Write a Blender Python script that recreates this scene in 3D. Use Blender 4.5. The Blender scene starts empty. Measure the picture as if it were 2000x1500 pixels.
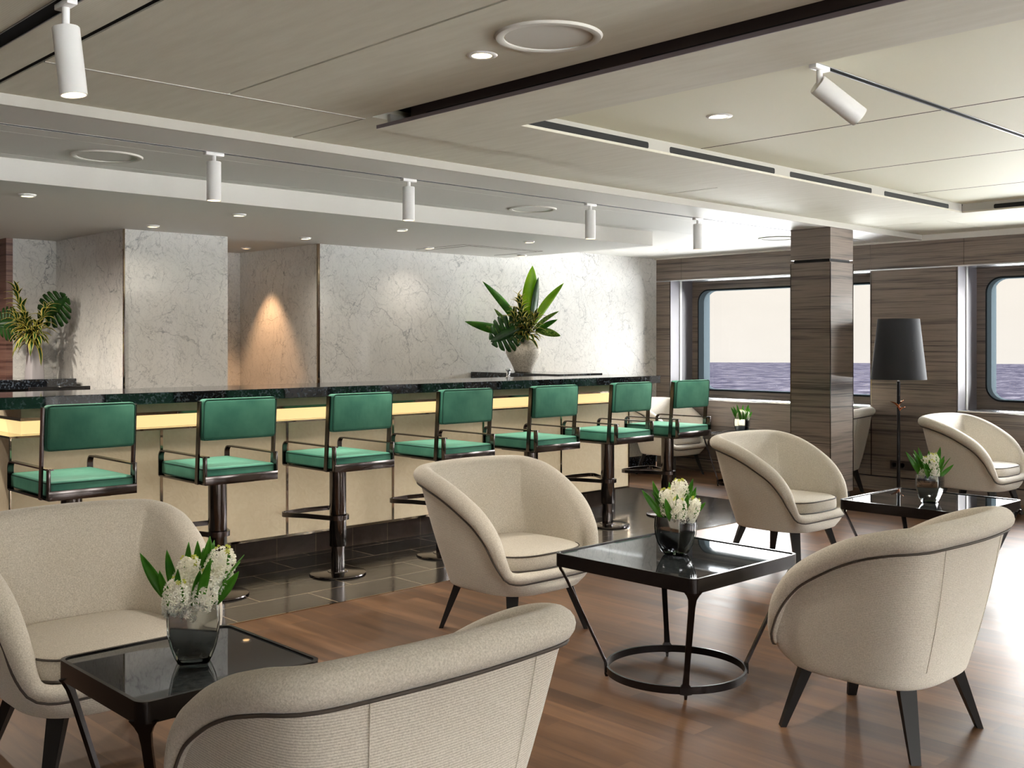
import bpy, bmesh, math, random
from mathutils import Vector, Matrix
random.seed(7)
sc = bpy.context.scene
COL = sc.collection
R = math.radians
PI = math.pi

# ------------------------------------------------------------------ camera
H = 1.40
F_PX = 2078.0
cam_d = bpy.data.cameras.new('camera')
cam = bpy.data.objects.new('camera', cam_d)
COL.objects.link(cam)
cam_d.sensor_fit = 'HORIZONTAL'
cam_d.sensor_width = 36.0
cam_d.lens = 36.0 * F_PX / 2000.0
cam_d.shift_y = -(750 - 671) / 2000.0
cam_d.clip_start = 0.05
cam_d.clip_end = 3000
AX = math.atan2(0.7222, 0.6917)
cam.location = (0, 0, H)
cam.rotation_euler = (PI / 2, 0, AX - PI / 2)
sc.camera = cam

# ------------------------------------------------------------------ view
sc.view_settings.view_transform = 'Standard'
sc.view_settings.look = 'None'
sc.view_settings.gamma = 1
sc.view_settings.use_curve_mapping = False
sc.view_settings.exposure = 1.12
sc.cycles.use_denoising = True
sc.cycles.max_bounces = 10
sc.cycles.diffuse_bounces = 6
sc.cycles.glossy_bounces = 5
sc.cycles.transmission_bounces = 8
sc.cycles.transparent_max_bounces = 12
sc.cycles.caustics_reflective = False
sc.cycles.caustics_refractive = False
sc.cycles.sample_clamp_indirect = 20.0

# ------------------------------------------------------------------ world (hazy sky: cream haze at the horizon, bright higher up)
SKY_HIGH = 19.0
SKY_LOW = 22.0
w = bpy.data.worlds.new('sky'); sc.world = w; w.use_nodes = True
nt = w.node_tree; nt.nodes.clear()
tc = nt.nodes.new('ShaderNodeTexCoord')
sep = nt.nodes.new('ShaderNodeSeparateXYZ')
nt.links.new(tc.outputs['Generated'], sep.inputs[0])
mr = nt.nodes.new('ShaderNodeMapRange')
mr.inputs['From Min'].default_value = -0.4; mr.inputs['From Max'].default_value = 0.6
nt.links.new(sep.outputs['Z'], mr.inputs['Value'])
rp = nt.nodes.new('ShaderNodeValToRGB')
els = rp.color_ramp.elements
def zpos(z): return z + 0.4
stops = [(-0.4, (.92, .95, .97), SKY_LOW * .55), (-0.10, (.97, .98, .97), SKY_LOW), (-0.055, (1, .94, .87), .45), (0.066, (1, .92, .82), .465),
         (0.12, (1.0, .985, .95), SKY_HIGH * .75), (0.35, (.98, .98, .97), SKY_HIGH), (0.6, (.94, .96, 1.0), SKY_HIGH * .8)]
els[0].position = zpos(stops[0][0]); els[1].position = zpos(stops[-1][0])
MX = 40.0
def scol(c, s): return (c[0] * s / MX, c[1] * s / MX, c[2] * s / MX, 1)
els[0].color = scol(stops[0][1], stops[0][2]); els[1].color = scol(stops[-1][1], stops[-1][2])
for z, c, s in stops[1:-1]:
    e = els.new(zpos(z)); e.color = scol(c, s)
nt.links.new(mr.outputs[0], rp.inputs[0])
ns = nt.nodes.new('ShaderNodeTexNoise'); ns.inputs['Scale'].default_value = 3.0; ns.inputs['Detail'].default_value = 4
mpw = nt.nodes.new('ShaderNodeMapping'); mpw.inputs['Scale'].default_value = (1, 1, 9)
nt.links.new(tc.outputs['Generated'], mpw.inputs[0]); nt.links.new(mpw.outputs[0], ns.inputs['Vector'])
mrc = nt.nodes.new('ShaderNodeMapRange'); mrc.inputs['To Min'].default_value = MX * .95; mrc.inputs['To Max'].default_value = MX * 1.05
nt.links.new(ns.outputs['Fac'], mrc.inputs['Value'])
bg = nt.nodes.new('ShaderNodeBackground')
nt.links.new(rp.outputs[0], bg.inputs['Color']); nt.links.new(mrc.outputs[0], bg.inputs['Strength'])
wo = nt.nodes.new('ShaderNodeOutputWorld'); nt.links.new(bg.outputs[0], wo.inputs[0])

# ------------------------------------------------------------------ material helpers
def srgb(r, g, b):
    def f(c):
        c /= 255.0
        return c / 12.92 if c <= 0.04045 else ((c + 0.055) / 1.055) ** 2.4
    return (f(r), f(g), f(b), 1)
class M:
    def __init__(s, name):
        s.m = bpy.data.materials.new(name); s.m.use_nodes = True
        s.t = s.m.node_tree; s.b = s.t.nodes['Principled BSDF']
        s.out = s.t.nodes['Material Output']
    def n(s, typ, **kw):
        nd = s.t.nodes.new('ShaderNode' + typ)
        for k, v in kw.items():
            if k in nd.inputs: nd.inputs[k].default_value = v
            else: setattr(nd, k, v)
        return nd
    def l(s, a, b): s.t.links.new(a, b); return s
    def set(s, **kw):
        for k, v in kw.items(): s.b.inputs[k.replace('_', ' ')].default_value = v
        return s
    def coord(s, scale=(1, 1, 1), rot=(0, 0, 0), kind='Object', loc=(0, 0, 0)):
        t = s.n('TexCoord'); mp = s.n('Mapping')
        mp.inputs['Scale'].default_value = scale; mp.inputs['Rotation'].default_value = rot; mp.inputs['Location'].default_value = loc
        s.l(t.outputs[kind], mp.inputs['Vector']); return mp.outputs[0]
    def ramp(s, fac, stops):
        r = s.n('ValToRGB'); e = r.color_ramp.elements
        e[0].position, e[0].color = stops[0]; e[1].position, e[1].color = stops[-1]
        for p, c in stops[1:-1]:
            q = e.new(p); q.color = c
        s.l(fac, r.inputs[0]); return r.outputs[0]
    def bump(s, h, strength=.2, dist=.01):
        b = s.n('Bump'); b.inputs['Strength'].default_value = strength; b.inputs['Distance'].default_value = dist
        s.l(h, b.inputs['Height']); s.l(b.outputs[0], s.b.inputs['Normal']); return s
    def mix(s, a, b, fac, mode='MIX'):
        m = s.n('MixRGB'); m.blend_type = mode
        for i, v in ((0, fac), (1, a), (2, b)):
            if isinstance(v, (int, float)): m.inputs[i].default_value = v
            elif isinstance(v, tuple): m.inputs[i].default_value = v
            else: s.l(v, m.inputs[i])
        return m.outputs[0]
    def math(s, op, a, b=0.0):
        m = s.n('Math'); m.operation = op
        for i, v in ((0, a), (1, b)):
            if isinstance(v, (int, float)): m.inputs[i].default_value = v
            else: s.l(v, m.inputs[i])
        return m.outputs[0]
def simple(name, col, rough=.5, metal=0.0, spec=.5, coat=0.0):
    m = M(name); m.set(Base_Color=col, Roughness=rough, Metallic=metal); m.b.inputs['Specular IOR Level'].default_value = spec
    m.b.inputs['Coat Weight'].default_value = coat; m.b.inputs['Coat Roughness'].default_value = .03
    return m.m
MT = {}
MT['ceiling_white'] = simple('ceiling_white', srgb(205, 202, 196), .6, spec=.3)
def ceil_fabric():
    m = M('ceiling_panel_fabric'); m.set(Roughness=.75)
    c = m.coord((9, 1.2, 3)); n = m.n('TexNoise', Scale=3.0, Detail=5.0); m.l(c, n.inputs['Vector'])
    m.l(m.ramp(n.outputs['Fac'], [(.3, srgb(199, 194, 177)), (.7, srgb(207, 203, 187))]), m.b.inputs['Base Color'])
    c2 = m.coord((1, 1, 1)); wv = m.n('TexWave', Scale=40.0, Distortion=.2); wv.bands_direction = 'X'; m.l(c2, wv.inputs['Vector'])
    m.bump(wv.outputs['Fac'], .08, .002); m.b.inputs['Specular IOR Level'].default_value = .35
    return m.m
MT['ceiling_fabric'] = ceil_fabric()
MT['ceiling_trim'] = simple('ceiling_trim_shaded', srgb(176, 172, 163), .6, spec=.3)  # ceiling white darkened in colour, shading faces that catch strong frontal light
MT['recess_fabric'] = simple('recess_ceiling_fabric', srgb(214, 210, 186), .7, spec=.3)
MT['dark_gap'] = simple('dark_gap', srgb(22, 20, 19), .8)
MT['brown_gap'] = simple('brown_gap', srgb(62, 50, 36), .9, spec=.1)
MT['bronze_dark'] = simple('bronze_dark', srgb(78, 66, 62), .38, .6)
MT['purple_grey'] = simple('purple_grey', srgb(120, 112, 118), .35, .5)
MT['white_paint'] = simple('white_paint', srgb(225, 224, 222), .35)
MT['speaker_cloth'] = simple('speaker_cloth', srgb(204, 201, 192), .85)
MT['track_black'] = simple('track_black', srgb(18, 18, 19), .9, spec=.1)
MT['track_grey'] = simple('track_grey', srgb(150, 148, 145), .35, .6)
MT['chrome'] = simple('chrome', srgb(225, 225, 228), .06, 1.0)
MT['aluminium'] = simple('aluminium', srgb(205, 208, 212), .22, 1.0)
MT['black_chrome'] = simple('black_chrome', srgb(98, 93, 91), .10, 1.0)
MT['gunmetal'] = simple('gunmetal', srgb(98, 92, 91), .16, 1.0)
MT['bronze_mirror'] = simple('bronze_mirror', srgb(176, 160, 140), .06, 1.0)
MT['table_frame'] = simple('table_frame', srgb(46, 42, 42), .22, .75)
MT['leg_black'] = simple('leg_black', srgb(24, 21, 20), .45, spec=.25)
MT['pipe_dark'] = simple('pipe_dark', srgb(72, 64, 58), .7)
MT['lamp_shade'] = simple('lamp_shade', srgb(42, 44, 50), .8)
MT['copper'] = simple('copper', srgb(200, 130, 90), .15, 1.0)
MT['pole_black'] = simple('pole_black', srgb(40, 40, 42), .18, .8)
MT['black_plastic'] = simple('black_plastic', srgb(30, 29, 30), .4)
MT['outlet'] = simple('outlet', srgb(58, 50, 46), .45)
MT['screen'] = simple('screen', srgb(16, 15, 18), .08)
MT['hull_frame'] = simple('hull_frame', srgb(42, 48, 51), .9, spec=.0)
MT['reveal_lavender'] = simple('reveal_lavender', srgb(122, 118, 126), .5)
MT['white_lacquer'] = simple('white_lacquer', srgb(235, 235, 235), .15)
MT['stem_green'] = simple('stem_green', srgb(80, 110, 40), .5)
MT['soil'] = simple('soil', srgb(50, 38, 28), .9)

def wood_wall(name, a, b, c, seed=0.0):
    m = M(name); m.set(Roughness=.28)
    co = m.coord((.35, .35, 14), loc=(seed, seed, 0))
    n1 = m.n('TexNoise', Scale=2.2, Detail=7.0, Roughness=.62, Distortion=.35); m.l(co, n1.inputs['Vector'])
    co2 = m.coord((.8, .8, 75)); n2 = m.n('TexNoise', Scale=2.0, Detail=4.0, Roughness=.6); m.l(co2, n2.inputs['Vector'])
    f = m.math('ADD', m.math('MULTIPLY', n1.outputs['Fac'], .62), m.math('MULTIPLY', n2.outputs['Fac'], .38))
    col = m.ramp(f, [(.38, a), (.47, b), (.53, c), (.62, b)])
    m.l(col, m.b.inputs['Base Color']); m.bump(f, .05, .002)
    return m.m
MT['zebrano'] = wood_wall('zebrano', srgb(58, 52, 49), srgb(108, 97, 89), srgb(130, 117, 107))
MT['door_wood'] = wood_wall('door_wood', srgb(74, 50, 46), srgb(120, 88, 80), srgb(140, 108, 96), 3.3)

def marble():
    m = M('marble'); m.set(Roughness=.04); m.b.inputs['Specular IOR Level'].default_value = .75
    co = m.coord((1, 1, 1)); 
    n0 = m.n('TexNoise', Scale=1.1, Detail=4.0); m.l(co, n0.inputs['Vector'])
    base = m.ramp(n0.outputs['Fac'], [(.3, srgb(210, 209, 206)), (.7, srgb(228, 226, 222))])
    # warped thin veins
    nw = m.n('TexNoise', Scale=2.4, Detail=5.0, Roughness=.6); m.l(co, nw.inputs['Vector'])
    def veins(sc_, wsc, width, rot, aniso, amt):
        mp0 = m.n('Mapping'); mp0.inputs['Rotation'].default_value = rot
        mp = m.n('Mapping'); mp.inputs['Scale'].default_value = aniso; m.l(mp0.outputs[0], mp.inputs['Vector'])
        add = m.n('MixRGB'); add.blend_type = 'LINEAR_LIGHT'; add.inputs[0].default_value = wsc
        m.l(co, add.inputs[1]); m.l(nw.outputs['Color'], add.inputs[2]); m.l(add.outputs[0], mp0.inputs['Vector'])
        v = m.n('TexVoronoi', Scale=sc_); v.feature = 'DISTANCE_TO_EDGE'; m.l(mp.outputs[0], v.inputs['Vector'])
        mk = m.n('TexNoise', Scale=sc_ * .8, Detail=3.0); m.l(mp.outputs[0], mk.inputs['Vector'])
        g = m.ramp(v.outputs['Distance'], [(0.0, (1, 1, 1, 1)), (width, (0, 0, 0, 1))])
        h = m.ramp(mk.outputs['Fac'], [(.42, (0, 0, 0, 1)), (.66, (1, 1, 1, 1))])
        return m.math('MULTIPLY', m.math('MULTIPLY', g, h), amt)
    v1 = veins(2.2, .16, .016, (0, .62, 0), (1.7, 1.7, .6), .60)
    v2 = veins(5.0, .22, .035, (0, -.55, 0), (1.8, 1.8, .6), .55)
    v3 = veins(12.0, .22, .07, (0, .75, 0), (2.2, 2.2, .5), .45)
    v4 = veins(27.0, .2, .11, (0, -.45, 0), (2.4, 2.4, .5), .30)
    f = m.math('MINIMUM', m.math('ADD', m.math('ADD', v1, v4), m.math('ADD', v2, v3)), .85)
    m.l(m.mix(base, srgb(122, 124, 130), f), m.b.inputs['Base Color'])
    nb = m.n('TexNoise', Scale=.9, Detail=1.0); m.l(m.coord((1.2, 1.2, .25)), nb.inputs['Vector'])
    m.bump(nb.outputs['Fac'], .25, .012)
    return m.m
MT['marble'] = marble()
def granite():
    m = M('black_granite'); m.set(Roughness=.05)
    co = m.coord(); v = m.n('TexVoronoi', Scale=70.0); m.l(co, v.inputs['Vector'])
    n = m.n('TexNoise', Scale=28.0, Detail=6.0); m.l(co, n.inputs['Vector'])
    f = m.math('MULTIPLY', v.outputs['Distance'], n.outputs['Fac'])
    m.l(m.ramp(f, [(.10, srgb(16, 18, 22)), (.30, srgb(26, 30, 36)), (.42, srgb(74, 82, 92))]), m.b.inputs['Base Color'])
    m.b.inputs['Specular IOR Level'].default_value = .8
    return m.m
MT['granite'] = granite()
def table_stone():
    m = M('dark_stone_glass'); m.set(Roughness=.02)
    n = m.n('TexNoise', Scale=60.0, Detail=5.0, Roughness=.7); m.l(m.coord(), n.inputs['Vector'])
    m.l(m.ramp(n.outputs['Fac'], [(.35, srgb(18, 20, 22)), (.62, srgb(44, 48, 50)), (.75, srgb(74, 78, 82))]), m.b.inputs['Base Color'])
    m.b.inputs['Specular IOR Level'].default_value = .9
    return m.m
MT['table_stone'] = table_stone()
def tile_floor(name, rot, rough, c1, c2, mortar, bw=.6, rh=.3):
    m = M(name); m.set(Roughness=rough)
    co = m.coord(rot=rot)
    br = m.n('TexBrick', Scale=1.0); br.inputs['Mortar Size'].default_value = .0032; br.inputs['Brick Width'].default_value = bw; br.inputs['Row Height'].default_value = rh
    br.inputs['Mortar Smooth'].default_value = .1
    br.offset = .5
    br.inputs['Color1'].default_value = c1; br.inputs['Color2'].default_value = c2; br.inputs['Mortar'].default_value = mortar
    m.l(co, br.inputs['Vector'])
    n = m.n('TexNoise', Scale=5.0, Detail=8.0, Roughness=.65, Distortion=1.2); m.l(m.coord((1, 2.4, 1)), n.inputs['Vector'])
    f = m.ramp(n.outputs['Fac'], [(.3, (.75, .75, .75, 1)), (.7, (1.35, 1.35, 1.35, 1))])
    m.l(m.mix(br.outputs['Color'], f, 1.0, 'MULTIPLY'), m.b.inputs['Base Color'])
    m.b.inputs['Specular IOR Level'].default_value = .3
    m.bump(n.outputs['Fac'], .12, .006)
    return m.m
MT['slate_tile'] = tile_floor('slate_tile', (0, 0, 0), .12, srgb(36, 34, 33), srgb(50, 47, 45), srgb(128, 112, 92))
MT['toe_tile'] = tile_floor('toe_tile', (PI / 2, 0, 0), .16, srgb(58, 47, 42), srgb(66, 56, 50), srgb(95, 80, 66), .3, .5)
def parquet():
    m = M('walnut_parquet')
    co = m.coord(rot=(0, 0, PI / 2))
    br = m.n('TexBrick', Scale=1.0); br.offset = .37
    br.inputs['Brick Width'].default_value = 1.15; br.inputs['Row Height'].default_value = .115
    br.inputs['Mortar Size'].default_value = .0008; br.inputs['Mortar Smooth'].default_value = .0; br.inputs['Bias'].default_value = -.1
    br.inputs['Color1'].default_value = (0, 0, 0, 1); br.inputs['Color2'].default_value = (1, 1, 1, 1); br.inputs['Mortar'].default_value = (.35, .35, .35, 1)
    m.l(co, br.inputs['Vector'])
    # plank id shifts grain
    g = m.n('TexNoise', Scale=1.0, Detail=7.0, Roughness=.62, Distortion=.5)
    mp = m.coord((16, 1.1, 1)); add = m.n('VectorMath'); add.operation = 'ADD'
    sc2 = m.n('VectorMath'); sc2.operation = 'SCALE'; sc2.inputs['Scale'].default_value = 7.0
    m.l(br.outputs['Color'], sc2.inputs[0]); m.l(mp, add.inputs[0]); m.l(sc2.outputs[0], add.inputs[1]); m.l(add.outputs[0], g.inputs['Vector'])
    bw = m.n('RGBToBW'); m.l(br.outputs['Color'], bw.inputs[0])
    tone = m.math('ADD', m.math('MULTIPLY', bw.outputs[0], .28), m.math('MULTIPLY', g.outputs['Fac'], .75))
    col = m.ramp(tone, [(.22, srgb(58, 39, 25)), (.45, srgb(88, 62, 42)), (.70, srgb(118, 87, 62)), (.95, srgb(142, 110, 82))])
    m.l(col, m.b.inputs['Base Color'])
    rg = m.math('ADD', m.math('MULTIPLY', g.outputs['Fac'], .14), .36); m.l(rg, m.b.inputs['Roughness'])
    m.b.inputs['Specular IOR Level'].default_value = .25
    m.bump(g.outputs['Fac'], .06, .002)
    return m.m
MT['parquet'] = parquet()
def fabric(name, c1, c2, ribs=True, ribdir=(0, 0, 1)):
    m = M(name); m.set(Roughness=.9); m.b.inputs['Specular IOR Level'].default_value = .15
    m.b.inputs['Sheen Weight'].default_value = .25; m.b.inputs['Sheen Roughness'].default_value = .5
    n = m.n('TexNoise', Scale=240.0, Detail=3.0, Roughness=.6); m.l(m.coord(), n.inputs['Vector'])
    sx = m.n('SeparateXYZ'); m.l(m.coord(), sx.inputs[0])
    nd = m.n('TexNoise', Scale=14.0, Detail=2.0); m.l(m.coord(), nd.inputs['Vector'])
    ph = m.math('ADD', m.math('MULTIPLY', sx.outputs['Z'], 1050.0), m.math('MULTIPLY', nd.outputs['Fac'], 4.0))
    s = m.math('ADD', m.math('MULTIPLY', m.math('SINE', ph), .5), .5)
    if not ribs: s = n.outputs['Fac']
    f = m.math('ADD', m.math('MULTIPLY', n.outputs['Fac'], .72), m.math('MULTIPLY', s, .28))
    m.l(m.ramp(f, [(.25, c1), (.7, c2)]), m.b.inputs['Base Color'])
    m.bump(f, .55, .0022)
    return m.m
MT['fabric'] = fabric('cream_bouclé_fabric', srgb(176, 168, 155), srgb(224, 217, 205))
MT['fabric_plain'] = fabric('cream_fabric_roll', srgb(178, 170, 157), srgb(222, 215, 203), False)
def velvet():
    m = M('green_velvet'); m.set(Roughness=.72); m.b.inputs['Sheen Weight'].default_value = .8; m.b.inputs['Sheen Roughness'].default_value = .35
    m.b.inputs['Sheen Tint'].default_value = srgb(150, 215, 180)
    n = m.n('TexNoise', Scale=5.0, Detail=4.0); m.l(m.coord(), n.inputs['Vector'])
    m.l(m.ramp(n.outputs['Fac'], [(.3, srgb(38, 108, 92)), (.7, srgb(78, 144, 122))]), m.b.inputs['Base Color'])
    n2 = m.n('TexNoise', Scale=22.0, Detail=3.0); m.l(m.coord((1, 1, .35)), n2.inputs['Vector'])
    m.bump(n2.outputs['Fac'], .25, .008)
    return m.m
MT['velvet'] = velvet()
MT['velvet_pipe'] = simple('velvet_piping', srgb(18, 74, 60), .8)
def leather_panel():
    m = M('cream_leather_panel'); m.set(Roughness=.55)
    n = m.n('TexNoise', Scale=16.0, Detail=4.0, Distortion=2.0); m.l(m.coord(), n.inputs['Vector'])
    m.l(m.ramp(n.outputs['Fac'], [(.3, srgb(236, 217, 184)), (.7, srgb(243, 226, 196))]), m.b.inputs['Base Color'])
    m.bump(n.outputs['Fac'], .25, .006)
    return m.m
MT['cream_panel'] = leather_panel()
def emit(name, col, s):
    m = M(name); m.set(Base_Color=col, Roughness=.4); m.b.inputs['Emission Color'].default_value = col; m.b.inputs['Emission Strength'].default_value = s
    return m.m
MT['glow_band'] = emit('glow_band', srgb(255, 224, 156), .44)
MT['lamp_warm'] = emit('lamp_warm', srgb(255, 226, 170), 6.0)
MT['lamp_warm_dim'] = emit('lamp_warm_dim', srgb(255, 205, 140), 2.5)
def glass_pane():
    m = M('window_glass'); t = m.n('BsdfTransparent'); t.inputs[0].default_value = (.97, .98, .98, 1)
    g = m.n('BsdfGlossy'); g.inputs['Roughness'].default_value = .01
    fr = m.n('Fresnel'); fr.inputs[0].default_value = 1.35
    mx = m.n('MixShader'); m.l(fr.outputs[0], mx.inputs[0]); m.l(t.outputs[0], mx.inputs[1]); m.l(g.outputs[0], mx.inputs[2]); m.l(mx.outputs[0], m.out.inputs['Surface'])
    return m.m
MT['glass_pane'] = glass_pane()
def clear_glass():
    m = M('clear_glass'); t = m.n('BsdfTransparent'); t.inputs[0].default_value = (.93, .96, .96, 1)
    g = m.n('BsdfGlossy'); g.inputs['Roughness'].default_value = .01
    fr = m.n('Fresnel'); fr.inputs[0].default_value = 1.55
    mx = m.n('MixShader'); m.l(fr.outputs[0], mx.inputs[0]); m.l(t.outputs[0], mx.inputs[1]); m.l(g.outputs[0], mx.inputs[2]); m.l(mx.outputs[0], m.out.inputs['Surface'])
    return m.m
MT['clear_glass'] = clear_glass()
MT['mirror_liner'] = simple('silvered_glass', srgb(215, 216, 218), .07, 1.0)
def frosted():
    m = M('frosted_glass'); m.set(Base_Color=srgb(196, 192, 196), Roughness=.12); m.b.inputs['Transmission Weight'].default_value = .25
    return m.m
MT['frosted'] = frosted()
def ceramic():
    m = M('speckled_ceramic'); m.set(Roughness=.55)
    n = m.n('TexNoise', Scale=70.0, Detail=4.0, Roughness=.8); m.l(m.coord(), n.inputs['Vector'])
    m.l(m.ramp(n.outputs['Fac'], [(.38, srgb(180, 170, 154)), (.55, srgb(228, 221, 208))]), m.b.inputs['Base Color'])
    m.bump(n.outputs['Fac'], .2, .003); return m.m
MT['ceramic'] = ceramic()
def leafmat(name, c1, c2, scale=12.0, trans=.35, var=(1, 1, 1)):
    m = M(name); m.set(Roughness=.35)
    n = m.n('TexNoise', Scale=scale, Detail=4.0); m.l(m.coord(var), n.inputs['Vector'])
    col = m.ramp(n.outputs['Fac'], [(.35, c1), (.65, c2)])
    m.l(col, m.b.inputs['Base Color'])
    tr = m.n('BsdfTranslucent'); m.l(col, tr.inputs[0]); mx = m.n('MixShader'); mx.inputs[0].default_value = trans
    m.l(m.b.outputs[0], mx.inputs[1]); m.l(tr.outputs[0], mx.inputs[2]); m.l(mx.outputs[0], m.out.inputs['Surface'])
    return m.m
MT['leaf_dark'] = leafmat('leaf_dark_green', srgb(30, 66, 28), srgb(54, 100, 42))
MT['leaf_mid'] = leafmat('leaf_mid_green', srgb(50, 112, 26), srgb(86, 148, 40), trans=.5)
MT['leaf_bright'] = leafmat('leaf_bright_green', srgb(120, 165, 30), srgb(165, 195, 48), 5.0, trans=.55)
MT['leaf_spot'] = leafmat('leaf_spotted_green', srgb(56, 104, 34), srgb(150, 178, 84), 60.0, trans=.4)
MT['leaf_hyacinth'] = leafmat('leaf_hyacinth', srgb(52, 118, 26), srgb(92, 160, 44), trans=.45)
MT['leaf_edge'] = leafmat('leaf_yellow_margin', srgb(222, 206, 92), srgb(240, 228, 140), trans=.4)
MT['petal'] = leafmat('petal_white', srgb(250, 248, 234), srgb(254, 253, 248), 30.0, trans=.25)
MT['bud'] = leafmat('bud_yellow_green', srgb(190, 200, 70), srgb(220, 220, 120), trans=.3)
def sea_mat():
    m = M('sea_water'); m.set(Roughness=1.0); m.b.inputs['Specular IOR Level'].default_value = .0
    n = m.n('TexNoise', Scale=.16, Detail=10.0, Roughness=.82, Distortion=.4); m.l(m.coord((.5, .9, 1)), n.inputs['Vector'])
    m.l(m.ramp(n.outputs['Fac'], [(.36, (.0022, .0022, .0045, 1)), (.5, (.0088, .0082, .0112, 1)), (.64, (.026, .024, .028, 1))]), m.b.inputs['Base Color'])
    return m.m
MT['sea'] = sea_mat()

# ------------------------------------------------------------------ object helpers
def tag(o, label=None, cat=None, group=None, kind=None):
    if label: o['label'] = label
    if cat: o['category'] = cat
    if group: o['group'] = group
    if kind: o['kind'] = kind
    return o
def smooth_by_angle(me, ang=40):
    for p in me.polygons: p.use_smooth = True
    try: me.set_sharp_from_angle(angle=R(ang))
    except Exception: pass
def obj(name, bm, mat, parent=None, smooth=True, ang=40, mats=None, recalc=True):
    if recalc: bmesh.ops.recalc_face_normals(bm, faces=bm.faces)
    me = bpy.data.meshes.new(name); bm.to_mesh(me); bm.free()
    if mats:
        for k in mats: me.materials.append(MT[k])
    else: me.materials.append(MT[mat])
    if smooth: smooth_by_angle(me, ang)
    o = bpy.data.objects.new(name, me); COL.objects.link(o)
    if parent: o.parent = parent
    return o
def empty(name, loc, rz=0.0):
    o = bpy.data.objects.new(name, None); COL.objects.link(o); o.location = loc; o.rotation_euler = (0, 0, rz)
    o.empty_display_size = .1
    return o
KIDS = {}
def copy_tree(o, parent=None):
    c = o.copy(); COL.objects.link(c)
    if parent: c.parent = parent
    for ch in list(o.children): copy_tree(ch, c)
    return c
def box(bm, x0, x1, y0, y1, z0, z1, bevel=0.0, seg=2, mi=0):
    r = bmesh.ops.create_cube(bm, size=1.0)
    vs = r['verts']
    for v in vs:
        v.co = Vector((x0 + (v.co.x + .5) * (x1 - x0), y0 + (v.co.y + .5) * (y1 - y0), z0 + (v.co.z + .5) * (z1 - z0)))
    fs = set(f for v in vs for f in v.link_faces)
    if bevel > 0:
        es = list(set(e for v in vs for e in v.link_edges))
        rr = bmesh.ops.bevel(bm, geom=es, offset=bevel, segments=seg, profile=.5, affect='EDGES')
        fs = set(rr['faces']) | set(f for f in fs if f.is_valid)
    for f in fs:
        if f.is_valid: f.material_index = mi
    return vs
def bx(*a, **k):
    bm = bmesh.new(); box(bm, *a, **k); return bm
def frames(pts, up=None, closed=False):
    n = len(pts); out = []
    prev = None
    for i, p in enumerate(pts):
        a = pts[(i - 1) % n] if (closed or i > 0) else pts[i]
        b = pts[(i + 1) % n] if (closed or i < n - 1) else pts[i]
        t = (b - a).normalized()
        if up is not None:
            u = Vector(up)
            s = t.cross(u)
            if s.length < 1e-4: s = t.cross(Vector((1, 0, 0)))
            s.normalize(); u = s.cross(t).normalized()
        else:
            if prev is None:
                u = Vector((0, 0, 1))
                if abs(t.z) > .9: u = Vector((1, 0, 0))
                s = t.cross(u).normalized(); u = s.cross(t).normalized()
            else:
                u = (prev - t * prev.dot(t)).normalized(); s = t.cross(u).normalized()
            prev = u
        out.append((t, s, u))
    return out
def sweep(bm, pts, prof, up=None, closed=False, cap=True, scale=None):
    """sweep a 2D profile [(side, up)...] along pts"""
    pts = [Vector(p) for p in pts]
    fr = frames(pts, up, closed); rings = []
    for i, p in enumerate(pts):
        t, s, u = fr[i]; k = scale[i] if scale else 1.0
        rings.append([bm.verts.new(p + s * a * k + u * b * k) for a, b in prof])
    m = len(prof); n = len(pts)
    for i in range(n if closed else n - 1):
        A, B = rings[i], rings[(i + 1) % n]
        for j in range(m):
            try: bm.faces.new((A[j], A[(j + 1) % m], B[(j + 1) % m], B[j]))
            except ValueError: pass
    if cap and not closed:
        bm.faces.new(rings[0][::-1]); bm.faces.new(rings[-1])
    return rings
def circ(r, n=12): return [(r * math.cos(2 * PI * i / n), r * math.sin(2 * PI * i / n)) for i in range(n)]
def rect(w_, h_): return [(-w_ / 2, -h_ / 2), (w_ / 2, -h_ / 2), (w_ / 2, h_ / 2), (-w_ / 2, h_ / 2)]
def lathe(bm, prof, n=40, c=(0, 0, 0)):
    rings = []
    for r, z in prof:
        rings.append([bm.verts.new((c[0] + r * math.cos(2 * PI * i / n), c[1] + r * math.sin(2 * PI * i / n), c[2] + z)) for i in range(n)])
    for a, b in zip(rings, rings[1:]):
        for i in range(n): bm.faces.new((a[i], a[(i + 1) % n], b[(i + 1) % n], b[i]))
    if prof[0][0] > 1e-5: bm.faces.new(rings[0][::-1])
    if prof[-1][0] > 1e-5: bm.faces.new(rings[-1])
    return bm
def ngon_prism(bm, pts, z0, z1):
    a = [bm.verts.new((x, y, z0)) for x, y in pts]; b = [bm.verts.new((x, y, z1)) for x, y in pts]
    bm.faces.new(a[::-1]); bm.faces.new(b); n = len(pts)
    for i in range(n): bm.faces.new((a[i], a[(i + 1) % n], b[(i + 1) % n], b[i]))
def rrect(w_, h_, r, n=6, cx=0, cy=0):
    out = []
    for qx, qy, a0 in ((1, 1, 0), (-1, 1, 90), (-1, -1, 180), (1, -1, 270)):
        for k in range(n + 1):
            a = R(a0 + 90 * k / n)
            out.append((cx + qx * (w_ / 2 - r) + r * math.cos(a), cy + qy * (h_ / 2 - r) + r * math.sin(a)))
    return out
def struct(name, bm, mat, **k): return tag(obj(name, bm, mat, **k), kind='structure')

# ================================================================== SETTING
XW = 9.555      # inner face of window wall
YM = 7.603      # marble wall
ZB = 2.36       # ceiling over the track zone
ZM = 2.40       # main ceiling panels
XL, YN = -4.5, -7.0
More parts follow.
